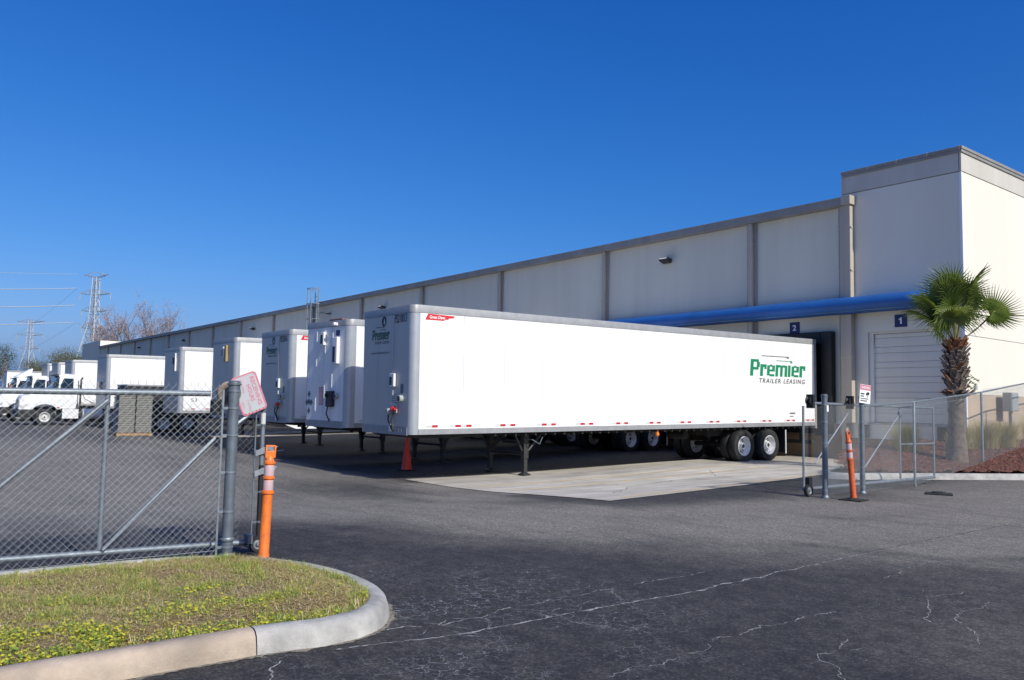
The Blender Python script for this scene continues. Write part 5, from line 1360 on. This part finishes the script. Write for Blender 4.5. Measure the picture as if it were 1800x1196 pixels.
# utility box on a post
t = thing('utility_box', 'grey electrical box on a post in the bed against the tan wall', 'utility box', (-10.72, 28.6, .75))
mb = MB(); mb.box(-.05,.05,-.05,.05,-.1,1.05); bevel(mb.build('post', 'box_grey', t), .008)
mb = MB(); mb.box(-.14,.14,-.26,.26,.95,1.55); bevel(mb.build('cabinet', 'box_grey', t), .02)
mb = MB(); mb.box(.141,.15,-.23,.23,.99,1.51); mb.build('cabinet_door', 'box_grey', t)

# ------------------------------------------------------------------ palm
PXp, PYp = -9.62, 22.15
PZ = bed_h(PXp,PYp)-.08
palm = thing('palm_tree', 'short sabal palm with shaggy boots in front of the tower corner', 'palm tree', (PXp,PYp,PZ))
random.seed(3)
mb = MB(); pts = []; rad = []
for i in range(15):
    z = i*.14; pts.append((.03*math.sin(z*1.5), .02*math.cos(z*1.1), z)); rad.append(+.10*math.exp(-z*1.6)+.185 + .012*random.uniform(-1,1))
# ridged trunk
vs = []; fs = []; n = 26
for p, r in zip(pts, rad):
    for k in range(n):
        a = 2*pi*k/n; rr_ = r*(1+.06*noise.noise(Vector((math.cos(a)*3, math.sin(a)*3, p[2]*2.2)))+.045*noise.noise(Vector((math.cos(a)*9, math.sin(a)*9, p[2]*7))))
        vs.append((p[0]+rr_*math.cos(a), p[1]+rr_*math.sin(a), p[2]))
for i in range(len(pts)-1):
    for k in range(n): fs.append((i*n+k, i*n+(k+1)%n, (i+1)*n+(k+1)%n, (i+1)*n+k))
mb.add(vs, fs); mb.tube([(.03,.02,1.9),(.04,.02,3.15)], .19, 14, 0, True, None, [.21,.15]); mb.build('trunk', 'trunk', palm, True)
# boots: split leaf bases, criss-crossed
bme = []
for v in range(3):
    mb = MB(); L_ = .21+.045*v; w0, w1 = .095, .055
    mb.add([(-w0,0,0),(w0,0,0),(w1,.09,L_*.55),(w1*.8,.15,L_),(-w1*.8,.16,L_*.96),(-w1,.09,L_*.55),(-w0,.03,0),(w0,.03,0),(w1*.8,.17,L_*.93),(-w1*.8,.18,L_*.9)], [(0,1,2,5),(5,2,3,4),(6,9,4,5,0),(7,1,2,3,8),(3,8,9,4),(6,7,8,9)], 0)
    for mk in ('boot','boot2'): bme.append((mk, mb.mesh('boot', mk)))
for i in range(170):
    z = 1.72 + 1.45*(i/170); a = i*2.39996+random.uniform(-.2,.2); f = (z-1.72)/1.45
    r = .13+.05*math.sin(f*pi)
    hot = (f > .82) or random.random() < .10
    me = random.choice([m_ for mk, m_ in bme if (mk == 'boot2') == hot])
    tilt = R_(random.uniform(0,15)) + (R_(38) if f < .12 else 0)
    sc = random.uniform(.62,.92)
    X = Matrix.Translation((r*math.cos(a)+.03, r*math.sin(a)+.02, z)) @ Matrix.Rotation(a-pi/2, 4, 'Z') @ Matrix.Rotation(-tilt, 4, 'X') @ Matrix.Scale(sc, 4)
    link('boot', me, palm, X)
for i in range(16):  # ragged dead skirt below the boots
    a = i*2*pi/16+random.uniform(-.15,.15); mb = MB(); L_ = random.uniform(.22,.42)
    dx, dy = math.cos(a), math.sin(a)
    p0 = Vector((.16*dx+.03, .16*dy+.02, 1.75)); p1 = p0+Vector((dx*L_*.7, dy*L_*.7, L_*.5)); w = .035
    mb.add([p0+Vector((-dy*w,dx*w,0)), p0+Vector((dy*w,-dx*w,0)), p1+Vector((dy*w*.2,-dx*w*.2,0)), p1+Vector((-dy*w*.2,dx*w*.2,0)), p0+Vector((0,0,-.09))], [(0,1,2,3),(1,4,2),(4,0,3)])
    mb.build('dead_boot', random.choice(('boot2','boot','trunk')), palm)
def frond_mesh(seed, n=46, R=.80, span=R_(300), droop=.25):
    rnd = random.Random(seed); mb = MB()
    # blade lies in local x (out) / y (side), z is its upper face
    for k in range(n):
        a = -span/2+span*k/(n-1)
        L_ = R*(1-.26*abs(a/(span/2))**2)*rnd.uniform(.92,1.06)
        dx, dy = math.cos(a), math.sin(a)
        fold = .020+.006*rnd.random(); P = []
        for t_ in (0,.25,.5,.75,1.0):
            w = (.003+.023*math.sin(min(1,t_/.36)*pi/2))*(1 if t_ < .36 else (1-(t_-.36)/.64)**1.15+.03)
            z = -.12*(t_*.6)**2 - droop*max(0,t_-.45)**2*(.8+1.6*rnd.random()) - .30*(abs(a)/(span/2))**1.5*t_*(1-.4*t_)
            x, y = dx*L_*t_, dy*L_*t_
            P.append(((x-dy*w, y+dx*w, z), (x, y, z-fold*(1 if .1 < t_ < .9 else .2)), (x+dy*w, y-dx*w, z)))
        vs = [q for p in P for q in p]; fs = []
        for i in range(4): fs += [(3*i,3*i+1,3*i+4,3*i+3), (3*i+1,3*i+2,3*i+5,3*i+4)]
        mb.add(vs, fs)
    return mb
FM = [frond_mesh(s, droop=d).mesh('frond', mk) for s, mk, d in ((1,'frond',.25),(2,'frond2',.2),(3,'frond',.45),(4,'frond2',.35))]
crown = Vector((.05,.02,3.12))
# azimuth (deg from +x), elevation of the petiole, length, frond mesh
FR = [(222,66,1.0,0),(246,78,1.25,1),(285,64,1.05,0),(330,76,1.3,1),(20,80,1.45,0),(80,72,1.3,2),(130,76,1.35,1),(180,66,1.2,0),(282,54,.80,2),(200,56,.80,2),(110,62,1.0,3),(262,86,1.5,0)]
random.seed(9)
def set_frond(p0, p1, p2, tip, s2, mi, sc):
    u2 = s2.cross(tip)
    X = Matrix(((tip.x, s2.x, u2.x, p2.x), (tip.y, s2.y, u2.y, p2.y), (tip.z, s2.z, u2.z, p2.z), (0,0,0,1)))
    fo = link('frond', FM[mi], palm, X @ Matrix.Scale(sc, 4))
    mb = MB(); mb.tube([X.inverted() @ p for p in (p0, p1, p2, p2+tip*.18)], .016, 6, 0, True, None, [.022,.016,.013,.006]); mb.build('petiole', 'stalk', fo)
# the long stalked fan that leans out over the sunlit wall, and its folded neighbour
for (dx, dz, tx, tz, sc, mi) in ((1.00, .86, .88, .36, .98, 0), (.92, .74, .75, -.45, .55, 2)):
    p2 = crown + rgt*dx + Vector((0,0,dz)); tip = (rgt*tx + Vector((0,0,tz))).normalized()
    toc = (Vector((0,0,CAMZ)) - Vector((PXp,PYp,PZ+4))).normalized(); nrm_ = (toc + Vector((.25,.1,.5))).normalized()
    s2 = nrm_.cross(tip).normalized(); set_frond(crown, crown+rgt*dx*.5+Vector((0,0,dz*.42)), p2, tip, s2, mi, sc)
for az, el, L_, mi in FR:
    a, e = R_(az), R_(el); d = Vector((math.cos(a)*math.cos(e), math.sin(a)*math.cos(e), math.sin(e)))
    p0 = crown - d*.05; p1 = crown + d*L_*.6; out = Vector((math.cos(a), math.sin(a), 0))
    p2 = crown + d*L_ + out*.05 - Vector((0,0,.03))
    bend = (p2-p1).normalized()
    tip = (bend*1.1 + out*.25 - Vector((0,0,.06))).normalized()
    side = tip.cross(Vector((0,0,1))); side = side.normalized() if side.length > .05 else Vector((-math.sin(a),math.cos(a),0)); upv = side.cross(tip)
    roll = random.uniform(-.8,.8); s2 = side*math.cos(roll)+upv*math.sin(roll); u2 = s2.cross(tip)
    X = Matrix(((tip.x, s2.x, u2.x, p2.x), (tip.y, s2.y, u2.y, p2.y), (tip.z, s2.z, u2.z, p2.z), (0,0,0,1)))
    fo = link('frond', FM[mi], palm, X @ Matrix.Scale(random.uniform(.9,1.08), 4))
    mb = MB(); mb.tube([X.inverted() @ p for p in (p0, p1, p2, p2+tip*.18)], .016, 6, 0, True, None, [.022,.016,.013,.006]); sto = mb.build('petiole', 'stalk', fo)
mb = MB()
for k in range(3):
    a = R_(40+k*14); mb.tube([(.18*math.cos(a),.18*math.sin(a),2.25-.1*k),(.38*math.cos(a),.38*math.sin(a),2.32-.1*k),(.58*math.cos(a),.58*math.sin(a),2.12-.1*k)], .008, 4)
    for q in range(5):
        p = Vector((.3+.07*q,0,0)); c_ = Vector(((.28+.07*q)*math.cos(a),(.28+.07*q)*math.sin(a),2.3-.1*k-.03*q)); mb.add([c_+Vector((.05,.02,.0)), c_+Vector((-.03,.05,.02)), c_+Vector((-.05,-.02,-.03)), c_+Vector((.03,-.05,-.02))], [(0,1,2,3)])
mb.build('side_sprout', 'frond2', palm)

# ------------------------------------------------------------------ pylons and conductors
def at_dir(u, v, dist):     # a point at a given distance along a sight line of the survey
    d = (rgt*0).copy(); d = r2*((u-900)/1420.7) + d2*((v-598)/1420.7) + fwd; return Vector((0,0,CAMZ)) + d*dist
def pylon(label, base, H, arms, turn):
    t = thing('transmission_tower', label, 'pylon', (base.x, base.y, -.2), (0,0,turn), 'lattice power pylons')
    def hw(z): f = z/H; return H*(.105*(1-f/.62)+.028) if f < .62 else H*.028*(1-.35*(f-.62)/.38)
    mb = MB(); lv = [0,.16,.30,.42,.53,.62,.69,.76,.83,.90,1.0]; r = H*.0034
    for k in range(4):
        sx, sy = ((-1,-1),(1,-1),(1,1),(-1,1))[k]
        mb.tube([(sx*hw(f*H), sy*hw(f*H), f*H) for f in lv], r*1.25, 4)
    mb.build('legs', 'steel', t)
    mb = MB()
    for i in range(len(lv)-1):
        z0, z1 = lv[i]*H, lv[i+1]*H; a, b_ = hw(z0), hw(z1)
        C0 = [(-a,-a,z0),(a,-a,z0),(a,a,z0),(-a,a,z0)]; C1 = [(-b_,-b_,z1),(b_,-b_,z1),(b_,b_,z1),(-b_,b_,z1)]
        for k in range(4):
            j = (k+1) % 4; mb.tube([C0[k], C1[j]], r*.75, 3); mb.tube([C0[j], C1[k]], r*.75, 3); mb.tube([C1[k], C1[j]], r*.7, 3)
    mb.build('lattice', 'steel', t)
    for f, L_ in arms:
        mb = MB(); z = f*H; a = hw(z)
        for s in (-1, 1):
            for y in (-a, a): mb.tube([(s*a,y,z),(s*L_,0,z+(.5 if f < .97 else 1.2))], r*.8, 3); mb.tube([(s*a,y,z+H*.045),(s*L_,0,z+.5)], r*.7, 3)
            for q in (.3,.6): mb.tube([(s*(a+(L_-a)*q),-a*(1-q),z+.3*q),(s*(a+(L_-a)*q),a*(1-q),z+.3*q),(s*(a+(L_-a)*q),0,z+H*.045*(1-q)+.4*q)], r*.6, 3)
            if f < .97: mb.tube([(s*L_,0,z+.5),(s*L_,0,z-1.8)], .18, 5)
        mb.build('cross_arm', 'steel', t)
    return t
b1 = at_dir(157, 694, 300); b2 = at_dir(46, 691, 470)
pylon('taller nearer lattice power pylon left of the warehouse roof', b1, 45.5, ((.575,5.0),(.715,5.6),(.855,6.6),(1.0,5.2)), R_(40))
pylon('smaller farther lattice power pylon near the left edge', b2, 44.0, ((.62,7),(.80,9.0),(.97,9.5)), R_(40))
def wire(u0, v0, d0, u1, v1, d1, sag, r, label, grp='overhead power lines'):
    a, b_ = at_dir(u0,v0,d0), at_dir(u1,v1,d1)
    pts = [a.lerp(b_, i/14) - Vector((0,0,sag*4*(i/14)*(1-i/14))) for i in range(15)]
    mb = MB(); mb.tube(pts, r, 4); o = mb.build('power_line', 'cable'); tag(o, label, 'power line', grp)
wire(136,482,300, -260,462,210, .8, .055, 'topmost power line running left from the nearer pylon')
wire(134,507,300, -260,500,210, .8, .12, 'second power line from the top left of the nearer pylon')
wire(132,537,300, -260,533,210, .8, .12, 'third power line from the top left of the nearer pylon')
wire(130,567,300, -260,566,210, .8, .12, 'lowest power line running left from the nearer pylon')
wire(136,507,300, 20,592,470, 1.5, .05, 'thin line slanting from the nearer to the farther pylon, upper')
wire(134,567,300, 24,625,470, 1.5, .05, 'thin line slanting from the nearer to the farther pylon, lower')

# ------------------------------------------------------------------ trees
def bare_tree(label, base, H, seed, spread=.36):
    rnd = random.Random(seed)
    t = thing('bare_tree', label, 'tree', (base.x, base.y, 0), (0,0,0), 'bare budding trees behind the warehouse')
    mbT = MB(); mbB = MB(); buds = MB()
    def grow(p, d, L_, r, lev, mb_):
        n = 4; pts = [p]; rr = [r]
        for i in range(n):
            d = (d + Vector((rnd.gauss(0,.11),rnd.gauss(0,.11),rnd.gauss(.05,.07)))).normalized(); p = p + d*L_/n; pts.append(p); rr.append(r*(1-.5*(i+1)/n))
        mb_.tube(pts, r, 5 if lev < 2 else 3, 0, False, None, rr)
        if lev >= 4:
            for q in range(5):
                c_ = pts[rnd.randrange(1,5)] + Vector((rnd.gauss(0,.22),rnd.gauss(0,.22),rnd.gauss(0,.22))); s = rnd.uniform(.05,.13)
                u = Vector((rnd.gauss(0,1),rnd.gauss(0,1),rnd.gauss(0,1))).normalized()*s; v = Vector((rnd.gauss(0,1),rnd.gauss(0,1),rnd.gauss(0,1))).normalized()*s
                buds.add([c_-u, c_+v, c_+u, c_-v], [(0,1,2,3)])
            return
        for k in range(rnd.choice((3,4,4)) if lev else 8):
            i = rnd.randrange(1, 5); a = rnd.uniform(0,6.28)
            sd = Vector((math.cos(a), math.sin(a), 0)); nd = (d*(1-spread) + sd*spread*(1.5 if lev else 1.0) + Vector((0,0,.22))).normalized()
            grow(pts[i], nd, L_*rnd.uniform(.52,.72), max(.018, r*.5), lev+1, mbB)
    grow(Vector((0,0,0)), Vector((0,0,1)), H*.56, H*.016, 0, mbT)
    mbT.build('trunk', 'barkg', t); stuff(mbB.build('branches', 'barkg', t)); stuff(buds.build('buds', 'bud', t, recalc=False))
for lab, u, dist, top, sd in (('leftmost bare reddish tree, just right of the nearer pylon', 179, 166, 560, 5), ('bare reddish tree second right of the nearer pylon', 200, 168, 556, 1), ('bare reddish tree third right of the nearer pylon', 218, 172, 548, 2), ('bare tree with reddish buds fourth right of the nearer pylon', 241, 165, 560, 3), ('second bare reddish tree from the right over the warehouse roof', 262, 168, 555, 6), ('rightmost bare reddish tree showing over the warehouse roof', 283, 168, 548, 4)):
    b_ = at_dir(u, 694, dist); Hh = ((694-top)/1420.7*dist+1.65)*.93; bare_tree(lab, b_, Hh, sd)
def leafy(label, name, base, H, W_, seed, n, mats, trunk_h=.3, clumps=26, group='evergreen trees beyond the yard', cat='tree'):
    rnd = random.Random(seed)
    t = thing(name, label, cat, (base.x, base.y, -.2), (0,0,0), group)
    mb = MB(); cl = []
    for k in range(clumps):
        a = rnd.uniform(0,6.28); rr = W_*math.sqrt(rnd.random())*.85; z = H*(trunk_h+(1-trunk_h)*rnd.random()**.8*(1-.55*(rr/W_)**2)); cl.append((Vector((rr*math.cos(a), rr*math.sin(a), z)), H*rnd.uniform(.07,.15)))
    mb.tube([(0,0,0),(.1,.05,H*trunk_h*.7),(0,.1,H*.75)], H*.025, 7, 0, False, None, [H*.03,H*.022,H*.008])
    for c_, r in cl: mb.tube([(0,0,H*trunk_h*rnd.uniform(.5,1.1)), tuple(c_*.6+Vector((0,0,H*.12))), tuple(c_)], .06, 4, 0, False, None, [H*.011,H*.007,H*.002])
    mb.build('trunk', 'barkg', t)
    mb = MB()
    for k in range(n):
        c_, r = rnd.choice(cl); v = Vector((rnd.gauss(0,1),rnd.gauss(0,1),rnd.gauss(0,.75))); v = v.normalized()*r*1.5*rnd.random()**.45
        p = c_+v; s = rnd.uniform(.05,.12)*H/9
        u = Vector((rnd.gauss(0,1),rnd.gauss(0,1),rnd.gauss(0,1))).normalized()*s; w = Vector((rnd.gauss(0,1),rnd.gauss(0,1),rnd.gauss(0,1))).normalized()*s*.6
        mb.add([p-u, p+w, p+u, p-w], [(0,1,2,3)], 0 if rnd.random() < .68 else 1)
    stuff(mb.build('crown', mats, t, recalc=False))
for lab, u, dist, top, W_, sd in (('broad olive green oak left of the nearer pylon base', 92, 150, 616, 5.5, 1), ('olive oak crown touching the warehouse end wall', 128, 155, 611, 5.0, 2), ('low olive oak at the left of the oak clump', 64, 150, 638, 3.0, 3)):
    b_ = at_dir(u, 692, dist); leafy(lab, 'oak_tree', b_, (692-top)/1420.7*dist+1.85, W_, sd, 16000, ['oak','oak2'], .12, 46)
b_ = at_dir(4, 690, 135); leafy('dark pine with clumped crown at the far left edge', 'pine_tree', b_, (690-606)/1420.7*135+1.85, 1.1, 7, 3000, ['pine','oak'], .45, 16)
